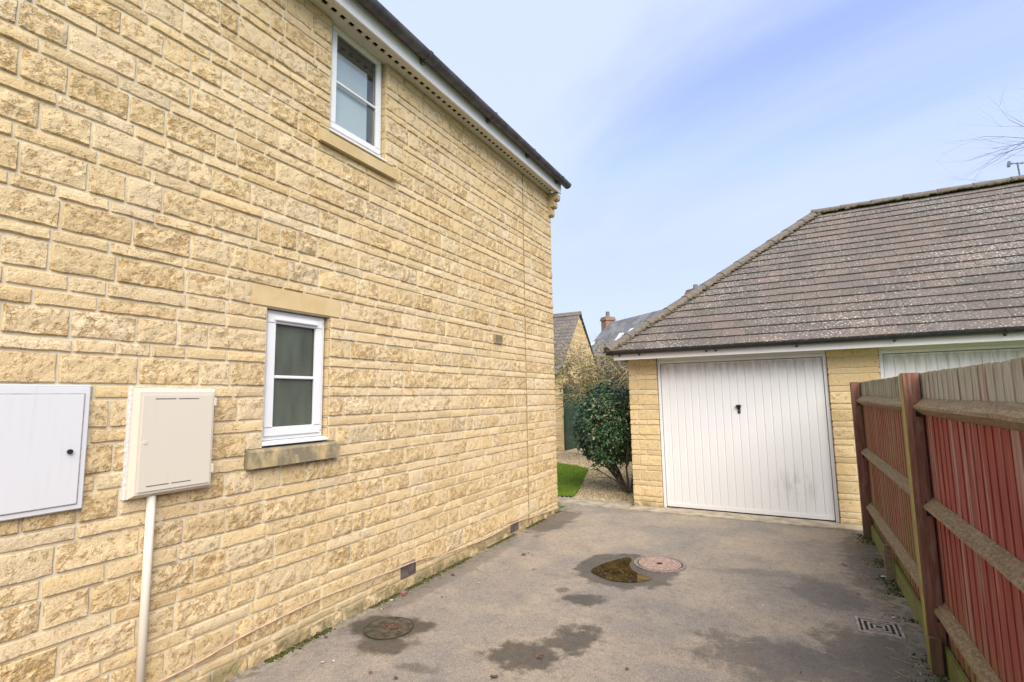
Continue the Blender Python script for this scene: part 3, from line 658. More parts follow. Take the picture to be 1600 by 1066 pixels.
c = MB().tube(cp, .0062, 8).build('cable', M['cable'], smooth=True, base=(WX+.02, 3, .1)); tag(c, 'thin pinkish cable sagging along the foot of the stone wall', 'cable')

# ------------------------------------------------------------------ garage block
G = 7.712; ex0, ey0, ez = -2.44, 7.375, 2.315; rY, rZ = 10.41, 4.86; PITCHR = math.atan2(rZ-ez, rY-ey0); xe1 = 9.35
gar = empty('garage', (3, G+2, 0), 'low pale stone garage block with white doors and hipped brown tiled roof', 'garage')
gw = MB(); fy = G+.0045
piers = [(-2.19, -1.765), (.435, .985), (3.165, 3.735), (5.915, 6.485), (8.665, 9.1)]
for (a, b_) in piers: gw.box((a+.01, fy, -.1), (b_-.008, fy+.24, 2.24))
gw.box((-2.18, fy+.24, -.1), (-1.95, 13.2, 2.24)); gw.box((8.86, fy+.24, -.1), (9.09, 13.2, 2.24)); gw.box((-1.95, 12.97, -.1), (8.86, 13.2, 2.24))
gw = gw.build('wall', M['mortar'], gar)
gz = [0, .085, .160, .31]
while gz[-1] < 2.1: gz.append(gz[-1]+(.075 if len(gz) % 2 == 0 else .15))
gz = [z for z in gz if z < 2.12]+[2.225]
rs = random.Random(23)
for pi, (a, b_) in enumerate(piers):
    w = b_-a; grest = MB()
    for i in range(len(gz)-1):
        z0, z1 = gz[i], gz[i+1]; tall = z1-z0 > .1
        if pi == 0: sp = [a, a+w*(.28 if tall else rs.uniform(.5, .66)), b_] if rs.random() < .85 else [a, b_]
        else: sp = [a, b_] if rs.random() < .4 else [a, a+w*rs.uniform(.35, .65), b_]
        for q in range(len(sp)-1):
            rn = random.Random(pi*1000+i*10+q); vis = pi < 2
            b = MB() if vis else grest
            pit = rn.uniform(.4, 1.0) if tall else rn.uniform(.3, .6); b.cur = (rn.random()*.7, pit/2, rn.random())
            s0 = sp[q]+(.005 if q else -.003); s1 = sp[q+1]-(.005 if q < len(sp)-2 else -.003)
            stone_into(b, s1-s0, z1-z0-.010, lambda u, v, n: (s0+u, G-n, z0+.005+v), pit, pi*1000+i*10+q, cell=.03, depth=.05 if q in (0, len(sp)-2) else .03)
            if vis: b.build('stone', M['stone'], gw, fix=True)
    if grest.f: tag(grest.build('stone', M['stone'], gw, fix=True), kind='stuff')
DX = [(-1.757, .427), (.993, 3.157), (3.743, 5.907), (6.493, 8.657)]
for (a, b_) in DX:
    fr = MB(); y0 = G+.045
    fr.rbox((a, y0, .014), (a+.040, y0+.07, 2.165), .004); fr.rbox((b_-.040, y0, .014), (b_, y0+.07, 2.165), .004); fr.rbox((a, y0-.002, 2.128), (b_, y0+.072, 2.168), .004)
    frame = fr.build('door_frame', M['upvc'], gar)
    MB().rbox((a, y0-.01, 2.169), (b_, y0+.09, 2.235), .004).build('head_board', M['fascia'], frame)
    l0, l1 = a+.047, b_-.047; zb, zt = .030, 2.121; n = 20; p = (l1-l0)/n; yl = y0+.020
    le = MB(); prof = []
    for k in range(n):                                   # pressed vertical ribs with a narrow groove between them
        xk = l0+k*p
        prof += [(xk, yl+(.009 if k else 0)), (xk+.010, yl), (xk+p-.010, yl)]
    prof += [(l1, yl)]
    lo = [le.vert((x, y, zb+.055)) for x, y in prof]; hi = [le.vert((x, y, zt-.03)) for x, y in prof]
    for k in range(len(prof)-1): le.face(lo[k], lo[k+1], hi[k+1], hi[k])
    le.box((l0, yl+.012, zb), (l1, yl+.04, zt))
    leaf = le.build('door_panel', M['door'], frame)
    MB().rbox((l0, yl-.006, zb), (l1, yl+.03, zb+.057), .004).build('bottom_rail', M['door'], frame)
    MB().rbox((l0, yl-.004, zt-.033), (l1, yl+.03, zt), .004).build('top_rail', M['door'], frame)
    MB().box((a+.05, yl+.045, .015), (b_-.05, yl+.06, 2.08)).build('backing', M['dark'], frame)
    hx = (a+b_)/2+.003; h_ = MB()
    h_.rbox((hx-.016, yl-.012, 1.385), (hx+.022, yl+.002, 1.475), .004); h_.rbox((hx-.036, yl-.045, 1.470), (hx+.036, yl-.002, 1.505), .010)
    h_.rbox((hx-.022, yl-.035, 1.455), (hx+.022, yl-.004, 1.49), .006)
    ho = h_.build('handle', M['black'], leaf if False else frame)
    MB().tube([(hx+.004, yl-.012, 1.425), (hx+.004, yl-.017, 1.425)], .008, 12).build('lock', M['metal'], frame)
# eaves
MB().rbox((-2.335, 7.445, 2.190), (9.25, 7.465, 2.325), .003).build('fascia', M['fascia'], gar)
MB().rbox((-2.335, 7.467, 2.190), (-2.315, 13.4, 2.325), .003).build('fascia', M['fascia'], gar)
MB().box((-2.33, 7.466, 2.228), (9.2, G+.3, 2.240)).build('soffit', M['fascia'], gar)
gx, gzc, gr = 7.400, 2.318, .050
pr = [(gx+gr*math.cos(math.pi+math.pi*k/10), gzc+gr*math.sin(math.pi+math.pi*k/10)) for k in range(11)]
pr += [(gx+(gr-.004)*math.cos(2*math.pi-math.pi*k/10), gzc+(gr-.004)*math.sin(2*math.pi-math.pi*k/10)) for k in range(11)]
gg = MB().prism(pr, 'x', -2.43, 9.3).build('gutter', M['black'], gar)
pr2 = [(a-7.400+(-2.382), z) for a, z in pr]
MB().prism(pr2, 'y', 7.36, 13.4).build('gutter', M['black'], gar)
for x in (-2.24, -1.94, -1.00, -.88, .10, 1.12, 2.1, 3.1, 4.2, 5.2, 6.3, 7.3, 8.4):
    b = MB(); b.rbox((x-.012, 7.425, 2.245), (x+.012, 7.446, 2.30), .003); b.tube([(x, 7.445, 2.262), (x, 7.420, 2.256), (x, 7.405, 2.272)], .009, 8)
    b.prism([(gx+(gr+.006)*math.cos(math.pi+math.pi*k/10), gzc+(gr+.006)*math.sin(math.pi+math.pi*k/10)) for k in range(11)], 'x', x-.012, x+.012)
    b.build('gutter_bracket', M['black'], gg)
# roof deck
rd = MB(); ra = ex0+(rY-ey0); rb = xe1-(rY-ey0); yb = 2*rY-ey0; dz = -.03
A, B, C_, D = (ex0, ey0, ez+dz), (xe1, ey0, ez+dz), (xe1, yb, ez+dz), (ex0, yb, ez+dz); E_, F_ = (ra, rY, rZ+dz), (rb, rY, rZ+dz)
rd.poly([A, B, F_, E_]); rd.poly([B, C_, F_]); rd.poly([C_, D, E_, F_]); rd.poly([D, A, E_])
roof = rd.build('roof', M['tile'], gar, fix=False)
cp_, sp_ = math.cos(PITCHR), math.sin(PITCHR); SL = (rY-ey0)/cp_
def on(u, s, n): return (u, ey0+s*cp_-n*sp_, ez+s*sp_+n*cp_)
NR = 20; gauge = SL/NR; TW = .300; TH = .020; TL = gauge+.055
def tile_poly(u0, s0):
    """plan of a tile cut along the hips, in (u, s)"""
    P = [(u0+.0015, s0), (u0+TW-.0015, s0), (u0+TW-.0015, s0+TL), (u0+.0015, s0+TL)]
    for sgn, fn in ((1, lambda p: p[0]-(ex0+.03+p[1]*cp_)), (1, lambda p: (xe1-.03-p[1]*cp_)-p[0])):
        Q = []
        for k in range(len(P)):
            p, q = P[k-1], P[k]; dp, dq = fn(p), fn(q)
            if (dp >= 0) != (dq >= 0):
                f = dp/(dp-dq); Q.append((p[0]+(q[0]-p[0])*f, p[1]+(q[1]-p[1])*f))
            if dq >= 0: Q.append(q)
        P = Q
        if len(P) < 3: return None
    return P
def tile_into(b, P, s0, lift, warp=0.0):
    """a slab rising to its tail, tail edge standing proud of the course below"""
    def n_(p, t): return t+.024*(1-(p[1]-s0)/TL)+lift+warp*(p[0])
    lo = [b.vert(on(p[0], p[1], n_(p, -TH*.5))) for p in P]; hi = [b.vert(on(p[0], p[1], n_(p, TH*.5))) for p in P]; k = len(P)
    b.face(*hi); b.face(*reversed(lo))
    for q in range(k): b.face(lo[q], lo[(q+1) % k], hi[(q+1) % k], hi[q])
tiles = []
for r in range(NR):
    off = (r % 2)*.5*TW+random.uniform(-.012, .012)
    u = ex0-.3+off
    while u < xe1:
        P = tile_poly(u, r*gauge-.012)
        if P:
            ctr = proj(on(sum(p[0] for p in P)/len(P), r*gauge+.1, 0)); ar = abs(sum(P[k-1][0]*P[k][1]-P[k][0]*P[k-1][1] for k in range(len(P))))
            vis = ctr is not None and -20 < ctr[0] < 1610 and 250 < ctr[1] < 620
            d = (Vector(on(u, r*gauge, 0))-CAM).length
            tiles.append((ar/d**2 if vis else 0, r, u, P))
        u += TW
tiles.sort(key=lambda a: -a[0]); trest = MB()
full = {}
for k, (sc, r, u, P) in enumerate(tiles):
    lift = random.uniform(0, .004)
    if k < 300 and sc > 0:
        b = MB(); b.cur = (0, 0, 0); tile_into(b, P, r*gauge-.012, lift, random.uniform(-.004, .004)*0)
        b.build('roof_tile', M['tile'], roof, fix=True)
    else:
        trest.cur = (random.random(), 0, 0); tile_into(trest, P, r*gauge-.012, lift)
tag(trest.build('roof_tile', M['tile'], roof, fix=False), kind='stuff')
def ridge_run(p0, p1, L=.40):
    p0, p1 = Vector(p0), Vector(p1); d = (p1-p0); n = max(1, round(d.length/L)); d.normalize(); st = (p1-p0).length/n
    side = d.cross(Vector((0, 0, 1))).normalized(); up = side.cross(d)
    for k in range(n):
        b = MB(); b.cur = (random.random(), 0, 0); r = .100; rings = []
        for (f, rr) in ((-.01, r+.008), (st+.02, r-.004)):
            o = p0+d*(k*st+f); rings.append([b.vert(o+side*(rr*1.05*math.cos(a))+up*(rr*.80*math.sin(a)-.045)) for a in [math.pi*q/8 for q in range(9)]])
        for q in range(8): b.face(rings[0][q], rings[0][q+1], rings[1][q+1], rings[1][q])
        b.face(*rings[0]); b.face(*reversed(rings[1])); b.build('ridge_tile', M['ridge'], roof, fix=True)
    b = MB()                                              # lumpy bedding mortar under both edges
    for k in range(n*5):
        for s_ in (-1, 1):
            o = p0+d*(k*st/5); q = .018*random.uniform(.4, 1.3); c0 = o+side*(s_*.102)+up*(-.052+random.uniform(-.01, .008))
            b.rbox(c0-Vector((.045, .03, q)), c0+Vector((.045, .03, q)), .008)
    tag(b.build('bedding_mortar', M['bedding'], roof, fix=False), kind='stuff')
def mat_ridge():
    t = T('ridge_tile_concrete'); n = t.noise(14, 5)
    c = t.mix(t.step(n, 0.35, 0.65), (0.125, 0.105, 0.088), (0.175, 0.150, 0.125))
    c = t.mix(t.step(t.noise(22, 5, 0.65), 0.56, 0.70, 0, 0.55), c, (0.17, 0.15, 0.085))
    return t.color(c).set(Roughness=0.95).bump(t.noise(90, 4), 0.4, 0.006).m
M['ridge'] = mat_ridge(); M['bedding'] = mat_plain('mossy_bedding_mortar', (0.135, 0.118, 0.070), 0.95, 0.5, 22, bs=0.6)
ridge_run((ex0+.02, ey0+.02, ez+.055), (ra, rY, rZ+.055)); ridge_run((ra-.05, rY, rZ+.06), (rb+.05, rY, rZ+.06), .45); ridge_run((xe1-.02, ey0+.02, ez+.055), (rb, rY, rZ+.055))

# ------------------------------------------------------------------ fence
fen = empty('wooden_fence', (.66, 3.0, 0), 'red-brown boarded wooden fence with lichened rails on the right', 'fence')
for y in (7.17, 4.0, .83, -2.35):
    w = .10; b = MB(); b.rbox((.620, y, -.15), (.708, y+w, 1.775), .005); po = b.build('post', M['post'], fen)
    for z in (1.555, .955, .34):
        MB().box((.672, y-.003, z-.055), (.7005, y+.0005, z+.03)).build('mortise', M['dark'], po)
MB().rbox((.615, 3.955, -.12), (.675, 3.998, .20), .004).build('post_stub', M['post'], fen)
MB().rbox((.625, 5.66, -.12), (.675, 5.71, .30), .004).build('stake', M['rail'], fen)
for (a, b_) in ((4.1, 7.17), (.93, 4.0), (-2.25, .83)):
    for z in (1.555, .955, .34):
        b = MB(); nseg = 24; rr = random.Random(int(z*100+a*10)); rings = []
        for k in range(nseg+1):
            y = a-.012+(b_-a+.024)*k/nseg; s_ = .006*mnoise.noise((y*.9, z*7, 2)); j1, j2 = rr.uniform(-.002, .002), rr.uniform(-.003, .003)
            rings.append([b.vert(p) for p in ((.716, y, z+.058+s_), (.700+j1, y, z+.045+s_), (.664+j2, y, z+.012+s_+j1), (.661+j2, y, z-.004+s_), (.700, y, z-.040+s_), (.716, y, z-.046+s_))])
        for k in range(nseg):
            for q in range(6): b.face(rings[k][q], rings[k][(q+1) % 6], rings[k+1][(q+1) % 6], rings[k+1][q])
        b.face(*rings[0]); b.face(*reversed(rings[-1])); b.build('rail', M['rail'], fen)
    b = MB(); b.rbox((.690, a, -.06), (.713, b_, .155), .004); b.build('gravel_board', M['gravel_board'], fen)
rb_ = random.Random(5); y = -2.4
while y < 7.24:
    h = 1.772+rb_.uniform(-.003, .003); w = .128; t0 = rb_.uniform(-.003, .003); lean = rb_.uniform(-.002, .002)
    P = [(.7165+t0*.3, y), (.7265+t0*.3, y+.001), (.7280, y+w), (.7222, y+w)]          # feather edge, thick edge toward the road
    b = MB(); lo = [b.vert((px, py, .12)) for px, py in P]; hi = [b.vert((px, py+lean, h)) for px, py in P]
    for q in range(4): b.face(lo[q], lo[(q+1) % 4], hi[(q+1) % 4], hi[q])
    b.face(*lo); b.face(*hi); b.build('board', M['board'], fen)
    y += .1+rb_.uniform(-.004, .004)

# ------------------------------------------------------------------ covers, puddle, litter
t = empty('manhole_cover', (-1.25, 5.22, 0), 'round pinkish manhole cover beside the puddle', 'manhole cover')
MB().ring((-1.25, 5.22), .215, .250, -.01, .009).build('frame', M['iron'], t)
MB().ring((-1.25, 5.22), .204, .215, -.01, .0035).build('gap', M['dark'], t)
cv_ = MB().disc((-1.25, 5.22), .204, -.01, .010).build('cover', M['manhole'], t)
b = MB(); k = 0
for r in (.04, .075, .11, .145, .18):
    n = int(r*2*math.pi/.035)
    for q in range(n):
        a = 2*math.pi*q/n; c = (-1.25+r*math.cos(a), 5.22+r*math.sin(a)); b.box((c[0]-.010, c[1]-.010, .009), (c[0]+.010, c[1]+.010, .0125))
tag(b.build('tread_stud', M['manhole'], cv_), kind='stuff')
MB().disc((-1.25, 5.21), .028, .010, .0140, 16).build('keyhole', M['dark'], t)
t = empty('manhole_cover', (-2.69, 2.95, 0), 'sunken mossy round drain cover by the stone wall', 'manhole cover')
MB().ring((-2.69, 2.95), .170, .179, -.01, .005).build('frame', M['mud2'], t)
MB().disc((-2.69, 2.95), .170, -.01, .0045).build('cover', M['mud'], t)
b = MB(); rr = random.Random(8)
for k in range(55):
    a, r = rr.uniform(0, 6.28), abs(rr.gauss(0, .045)); c = (-2.685+r*math.cos(a)*1.2, 2.95+r*math.sin(a)); q = rr.uniform(.004, .010)
    b.rbox((c[0]-q, c[1]-q, .003), (c[0]+q, c[1]+q, .004+q), .002)
tag(b.build('debris', M['dead'], t), kind='stuff')
tag(MB().ring((-2.70, 4.43), .155, .168, -.01, .0035).build('cover_ring', M['ringm'], base=(-2.70, 4.43, 0)), 'faint pale ring of a small cover set in the tarmac by the wall', 'cover ring')
t = empty('drain_grate', (.43, 4.52, 0), 'square slotted drain grate near the fence', 'drain grate')
q = .132; c = (.43, 4.52)
def sq(b, r, w, z): 
    b.box((c[0]-r, c[1]-r, -.01), (c[0]+r, c[1]-r+w, z)); b.box((c[0]-r, c[1]+r-w, -.01), (c[0]+r, c[1]+r, z))
    b.box((c[0]-r, c[1]-r+w, -.01), (c[0]-r+w, c[1]+r-w, z)); b.box((c[0]+r-w, c[1]-r+w, -.01), (c[0]+r, c[1]+r-w, z))
b = MB(); sq(b, q, .016, .012); b.build('frame', M['grate'], t)
for k, r in enumerate((.100, .066, .034)): b = MB(); sq(b, r, .014, .010); b.build('bar', M['grate'], t)
MB().box((c[0]-.115, c[1]-.115, -.012), (c[0]+.115, c[1]+.115, .0045)).build('sump', M['dark'], t)
pw = []
for (x, y) in [(-1.79, 4.74), (-1.76, 4.95), (-1.67, 5.16), (-1.590, 5.275), (-1.53, 5.22), (-1.52, 5.10), (-1.475, 4.98), (-1.39, 4.88), (-1.27, 4.82), (-1.22, 4.77), (-1.30, 4.65), (-1.42, 4.585), (-1.55, 4.575), (-1.68, 4.64)]: pw.append((x, y))
sm = []
for k in range(len(pw)):
    p0, p1, p2, p3 = (Vector(pw[(k+d_) % len(pw)]) for d_ in (-1, 0, 1, 2))
    for f in (0, .25, .5, .75):
        sm.append(.5*((2*p1)+(p2-p0)*f+(2*p0-5*p1+4*p2-p3)*f*f+(3*p1-p0-3*p2+p3)*f**3))
b = MB(); b.poly([(p.x, p.y, .0055) for p in sm]); tag(b.build('puddle', M['puddle'], fix=False), kind='structure')
def G0(px, py, z=0.006):
    d = cF+cR*((px-800)/FPX)-cU*((py-533)/FPX); return CAM+d*((z-CAM.z)/d.z)
def leafbit(px, py, size, mat, name, label, cat, group=None):
    p = G0(px, py); n = 7; b = MB(); rr = random.Random(px*7+py); a0 = rr.uniform(0, 6)
    ce = b.vert((p.x, p.y, p.z+.004)); o = []
    for k in range(n):
        a = a0+2*math.pi*k/n; r = size*(1 if k % 2 else .62)*rr.uniform(.8, 1.2)
        o.append(b.vert((p.x+r*math.cos(a), p.y+r*.7*math.sin(a), p.z+rr.uniform(.0, .5)*size)))
    for k in range(n): b.face(ce, o[k], o[(k+1) % n])
    tag(b.build(name, mat, base=(p.x, p.y, p.z)), label, cat, group)
LB = 'small brown fragment of dead leaf on the grey tarmac'; LG = 'dead leaves on the drive'
LEAVES = ((818, 867, .035, 'curled dead leaf lying alone between the far air brick and the puddle'), (708, 898, .032, 'reddish brown dead leaf just below the faint pale cover ring'),
    (665, 905, .035, 'dead brown leaf at the wall foot right of the near air brick'), (772, 1058, .030, 'dead leaf at the bottom edge below the big damp patch'),
    (842, 1027, .028, 'dead leaf lying inside the big damp patch on the drive'), (498, 991, .030, 'dead leaf in the moss left of the sunken drain cover'),
    (468, 1012, .030, 'nearest dead leaf lying in the moss under the cable'), (535, 958, .030, 'dead leaf at the wall foot just above the sunken drain cover'))
for (px, py, s_, lb) in LEAVES: leafbit(px, py, s_, M['dead'], 'fallen_leaf', lb, 'leaf', LG)
for (px, py, s_) in ((826, 864, .02), (650, 908, .022), (676, 903, .02), (509, 996, .022), (619, 1060, .022), (848, 1024, .02), (579, 1051, .018), (832, 868, .015), (833, 890, .02), (635, 927, .022), (484, 1000, .022), (1318, 882, .022), (1322, 884, .015), (1341, 929, .02), (610, 948, .014), (691, 933, .012), (980, 1046, .018), (1252, 1052, .015), (1130, 858, .015), (690, 912, .01), (556, 985, .014), (548, 952, .022)):
    leafbit(px, py, s_, M['dead'], 'fallen_leaf', LB, 'leaf', LG)
leafbit(630, 930, .024, M['redp'], 'petal', 'small bright red petal on the tarmac near the wall', 'petal')
for k, (px, py, s_) in enumerate(((748, 911, .016), (612, 938, .018), (504, 1035, .02), (521, 1033, .012), (1345, 898, .010), (1330, 866, .010), (596, 952, .01), (1396, 965, .016), (1283, 882, .008), (1362, 850, .01), (1192, 946, .008), (700, 921, .008))):
    leafbit(px, py, s_, M['white'], 'white_scrap', 'tiny white scrap littering the tarmac', 'scrap', 'white scraps on the drive')
leafbit(1381, 902, .03, M['white'], 'crumpled_wrapper', 'crumpled white wrapper on moss at the foot of the fence stake', 'wrapper')
b = MB(); rr = random.Random(4)
for k in range(170):
    if k < 75: x, y = .56-abs(rr.gauss(0, .10)), rr.uniform(3.2, 7.2)
    elif k < 130: x, y = WX+.03+abs(rr.gauss(0, .06)), rr.uniform(1.8, 6.5)
    else: x, y = rr.uniform(-2.6, .5), rr.uniform(2.6, 7.0)
    a, l = rr.uniform(0, 3.14), rr.uniform(.015, .06); d = Vector((math.cos(a), math.sin(a), 0))*l; p = Vector((x, y, .007)); b.tube([p-d, p+d*rr.uniform(.4, 1)+Vector((0, 0, .004))], .0012, 3)
tag(b.build('twig_litter', M['straw']), 'thin straw and twig litter strewn on the drive', 'litter', kind='stuff')
b = MB(); rr = random.Random(6)
def tuft(x, y, s_):
    b.cur = (rr.random(), 0, 0); p = Vector((x, y, 0)); n = 5; t_ = b.vert((x, y, s_*.9)); e = [b.vert((x+s_*math.cos(q*1.257)*rr.uniform(.7, 1.3), y+s_*math.sin(q*1.257)*rr.uniform(.7, 1.3), -.003)) for q in range(n)]
    for q in range(n): b.face(e[q], e[(q+1) % n], t_)
for k in range(5200):
    y = rr.uniform(.8, 6.95)
    if mnoise.noise((y*2.2, 7, 1)) < -.12: continue
    tuft(WX+.012+abs(rr.gauss(0, .022)), y, rr.uniform(.004, .012))
for k in range(3600):
    y = rr.uniform(1.8, 7.3)
    if mnoise.noise((y*1.9, 3, 5)) < .0: continue
    tuft(.70-abs(rr.gauss(0, .07)), y, rr.uniform(.004, .011))
for k in range(500): tuft(rr.uniform(-2.2, -1.8), 7.70-abs(rr.gauss(0, .02)), rr.uniform(.006, .014))
tag(b.build('moss', M['moss'], fix=False), 'green moss along the foot of the wall and fence', 'moss', kind='stuff')

# ------------------------------------------------------------------ plants
def leaf(b, p, d, up, L, W):
    s_ = d.cross(up).normalized(); k = p+d*(L*.5)+up*(-L*.06); t_ = p+d*L+up*(-L*.18)
    a = b.vert(p); m1 = b.vert(k+s_*W*.5+up*W*.18); m2 = b.vert(k-s_*W*.5+up*W*.18); e = b.vert(t_); c = b.vert(k)
    b.face(a, m1, c); b.face(a, c, m2); b.face(m1, e, c); b.face(c, e, m2)
def rdir(rr): 
    while True:
        v = Vector((rr.uniform(-1, 1), rr.uniform(-1, 1), rr.uniform(-1, 1)))
        if .01 < v.length < 1: return v.normalized()
def branch(b, p, d, L, r, lev, rr, spread=.7, grav=0.0, nk=3, seg=4, sides=5, tips=None, curl=.25):
    pts = [p.copy()]; rad = [r]; q = p.copy(); dd = d.normalized()
    for k in range(seg):
        dd = (dd+rdir(rr)*curl+Vector((0, 0, grav))).normalized(); q = q+dd*(L/seg); pts.append(q.copy()); rad.append(r*(1-.5*(k+1)/seg))
    b.tube(pts, rad, sides if r > .006 else 3, cap=False)
    if tips is not None: tips.extend((pts[k], (pts[k]-pts[k-1]).normalized()) for k in range(1, len(pts)))
    if lev > 0:
        for k in range(nk):
            f = rr.randint(1, seg); c = (dd+rdir(rr)*spread).normalized()
            branch(b, pts[f], c, L*rr.uniform(.55, .8), rad[f]*.62, lev-1, rr, spread, grav, nk, max(2, seg-1), sides, tips, curl)
rr = random.Random(21)
t = empty('evergreen_bush', (-2.56, 8.72, 0), 'rounded dark glossy evergreen bush with bare stems beside the garage pier', 'bush')
b = MB(); base = Vector((-2.56, 8.74, -.02)); tips = []
for k in range(9):
    a = rr.uniform(0, 6.28); d = Vector((math.cos(a)*.55-.16, math.sin(a)*.4, 1.0)); branch(b, base+Vector((math.cos(a)*.05, math.sin(a)*.05, 0)), d, rr.uniform(.75, 1.05), .024, 2, rr, .6, .0, 3, 4, 6, tips, .16)
b.build('stem', M['bark'], t, smooth=True, fix=False)
b = MB(); cc = Vector((-2.83, 8.76, 1.14)); n = 0
while n < 7600:
    d = rdir(rr); lump = 1+.16*mnoise.noise(d*2.2)+.17*mnoise.noise(d*5.0); r = (1-abs(rr.gauss(0, .17)))*lump
    if r < .30: continue
    e = Vector((d.x*.67, d.y*.70, d.z*(.78 if d.z > 0 else .73)))*r; p = cc+e
    if p.x > -2.215 and p.y > 7.6: continue
    if p.z < .55 and rr.random() < .35: continue
    if mnoise.noise(p*4.5) < -.28: continue
    n += 1; up = (d*.7+Vector((0, 0, .8))+rdir(rr)*.6).normalized(); o = (d*.5+rdir(rr)*.9).normalized(); o = (o-up*o.dot(up)).normalized()
    b.cur = (min(1, max(0, rr.gauss(.5, .26)+.22*mnoise.noise(p*6))), 0, 0); leaf(b, p, o, up, rr.uniform(.055, .09), rr.uniform(.032, .048))
b.build('foliage', M['camellia'], t, fix=False)

rr = random.Random(33)
t = empty('tangled_shrub', (-3.7, 12.4, 0), 'tangled half-bare climbing shrub with pale twigs behind the evergreen bush', 'shrub')
b = MB(); tw = MB(); tips = []; root = Vector((-3.75, 12.6, -.02))
b.tube([root, root+Vector((.02, .03, .8)), root+Vector((-.06, 0, 1.6))], [.07, .055, .045], 7)
for k in range(115):
    a = rr.uniform(0, 6.28); p = root+Vector((rr.uniform(-1.45, .75), rr.uniform(-.5, .5), rr.uniform(1.5, 2.6)))
    d = Vector((math.cos(a)*1.0-.12, math.sin(a)*.6, rr.uniform(-.25, .75)))
    branch(tw, p, d, rr.uniform(.55, 1.0), .020, 2, rr, .95, .0, 3, 4, 4, tips, .42)
for k in range(9):
    p = root+Vector((-.06, 0, 1.55)); q = root+Vector((rr.uniform(-1.3, .5), rr.uniform(-.4, .4), rr.uniform(1.6, 2.1))); b.tube([p, (p+q)/2+Vector((0, 0, .12)), q], [.035, .026, .018], 5)
b.build('trunk', M['bark'], t, smooth=True, fix=False); tw.build('twigs', M['twig'], t, fix=False)
b = MB()
for k in range(9000):
    p, d = tips[rr.randrange(len(tips))]; p = p+rdir(rr)*.06
    if (p.z < 1.55 and rr.random() < .6) or p.z > 3.05: continue
    g0 = .45+.6*mnoise.noise(p*1.7)+(.15 if p.x < -4.3 else .05); b.cur = (min(1, max(0, rr.gauss(g0, .2))), 0, 0); leaf(b, p, rdir(rr), rdir(rr), rr.uniform(.04, .08), rr.uniform(.02, .036))
b.build('foliage', M['ivy'], t, fix=False)

rr = random.Random(41)
t = empty('bare_tree', (8.8, 20.5, 0), 'leafless tree with fine twigs above the garage ridge at right', 'tree')
b = MB(); tw = MB(); tp = []
p0 = Vector((8.8, 20.5, -.03)); b.tube([p0, p0+Vector((.1, 0, 2.2)), p0+Vector((-.05, .1, 4.6)), p0+Vector((.05, 0, 7.2)), p0+Vector((-.05, 0, 9.8))], [.19, .16, .12, .07, .02], 8)
for k in range(26):
    z = rr.uniform(4.2, 9.4); a = rr.uniform(0, 6.28) if k > 11 else rr.uniform(2.3, 4.0)
    branch(tw, p0+Vector((0, 0, z)), Vector((math.cos(a), math.sin(a), rr.uniform(.15, .8))), rr.uniform(1.3, 1.9)*(1.1 if k < 12 else 1), .024, 3, rr, .62, .015, 3, 4, 4, tp, .16)
b.build('trunk', M['bark'], t, smooth=True, fix=False); tw.build('crown', M['dtwig'], t, fix=False)

# ------------------------------------------------------------------ buildings behind
ob = empty('neighbour_outbuilding', (-8, 16, 0), 'yellow stone outbuilding with steep tiled roof and dark green door', 'outbuilding')
gxn, yf, ya = -6.25, 14.50, 16.2; ybk = 2*ya-yf; ze, za = 2.62, 4.48; xl = -13.0
b = MB(); b.poly([(gxn, yf, -.03), (gxn, ybk, -.03), (gxn, ybk, ze), (gxn, ya, za-.06), (gxn, yf, ze)]); b.poly([(gxn, yf, -.03), (xl, yf, -.03), (xl, yf, ze), (gxn, yf, ze)]); b.poly([(gxn, ybk, -.03), (xl, ybk, -.03), (xl, ybk, ze), (gxn, ybk, ze)])
b.poly([(xl, yf, -.03), (xl, ybk, -.03), (xl, ybk, ze), (xl, ya, za-.06), (xl, yf, ze)])
ow = b.build('wall', M['far_stone'], ob, fix=False)
rs = random.Random(55); b = MB(); z = 0.0; q = 0                     # courses of stone on the two faces toward the drive
while z < za-.25:
    h = .15 if q % 2 else .075; q += 1; y = yf
    ymin, ymax = (yf, ybk) if z+h < ze else (yf+(z+h-ze)*(ya-yf)/(za-ze), ybk-(z+h-ze)*(ya-yf)/(za-ze))
    y = ymin
    while y < ymax-.08:
        L = min(rs.uniform(.2, .42), ymax-y)
        if not (y+L > 14.60 and y < 16.9 and z < 2.1): b.cur = (rs.random()*.7, .4, rs.random()); b.rbox((gxn-.02, y+.006, z+.005), (gxn+.012, y+L-.006, z+h-.005), .006)
        y += L
    x = gxn
    while x > gxn-1.2 and z+h < ze:
        L = rs.uniform(.2, .42); b.cur = (rs.random()*.7, .4, rs.random()); b.rbox((x-L+.006, yf-.012, z+.005), (x-.006, yf+.02, z+h-.005), .006); x -= L
    z += h
tag(b.build('stone', M['stone'], ow), kind='stuff')
do = MB().box((gxn-.02, 14.60, 0.0), (gxn+.03, 16.9, 2.08)).build('door', M['green'], ob)
for k in range(15): MB().rbox((gxn+.028, 14.64+k*.15, .03), (gxn+.045, 14.64+k*.15+.138, 2.05), .005).build('plank', M['green'], do)
b = MB(); ln = math.hypot(ya-yf+.25, za-ze+.3); n = 17
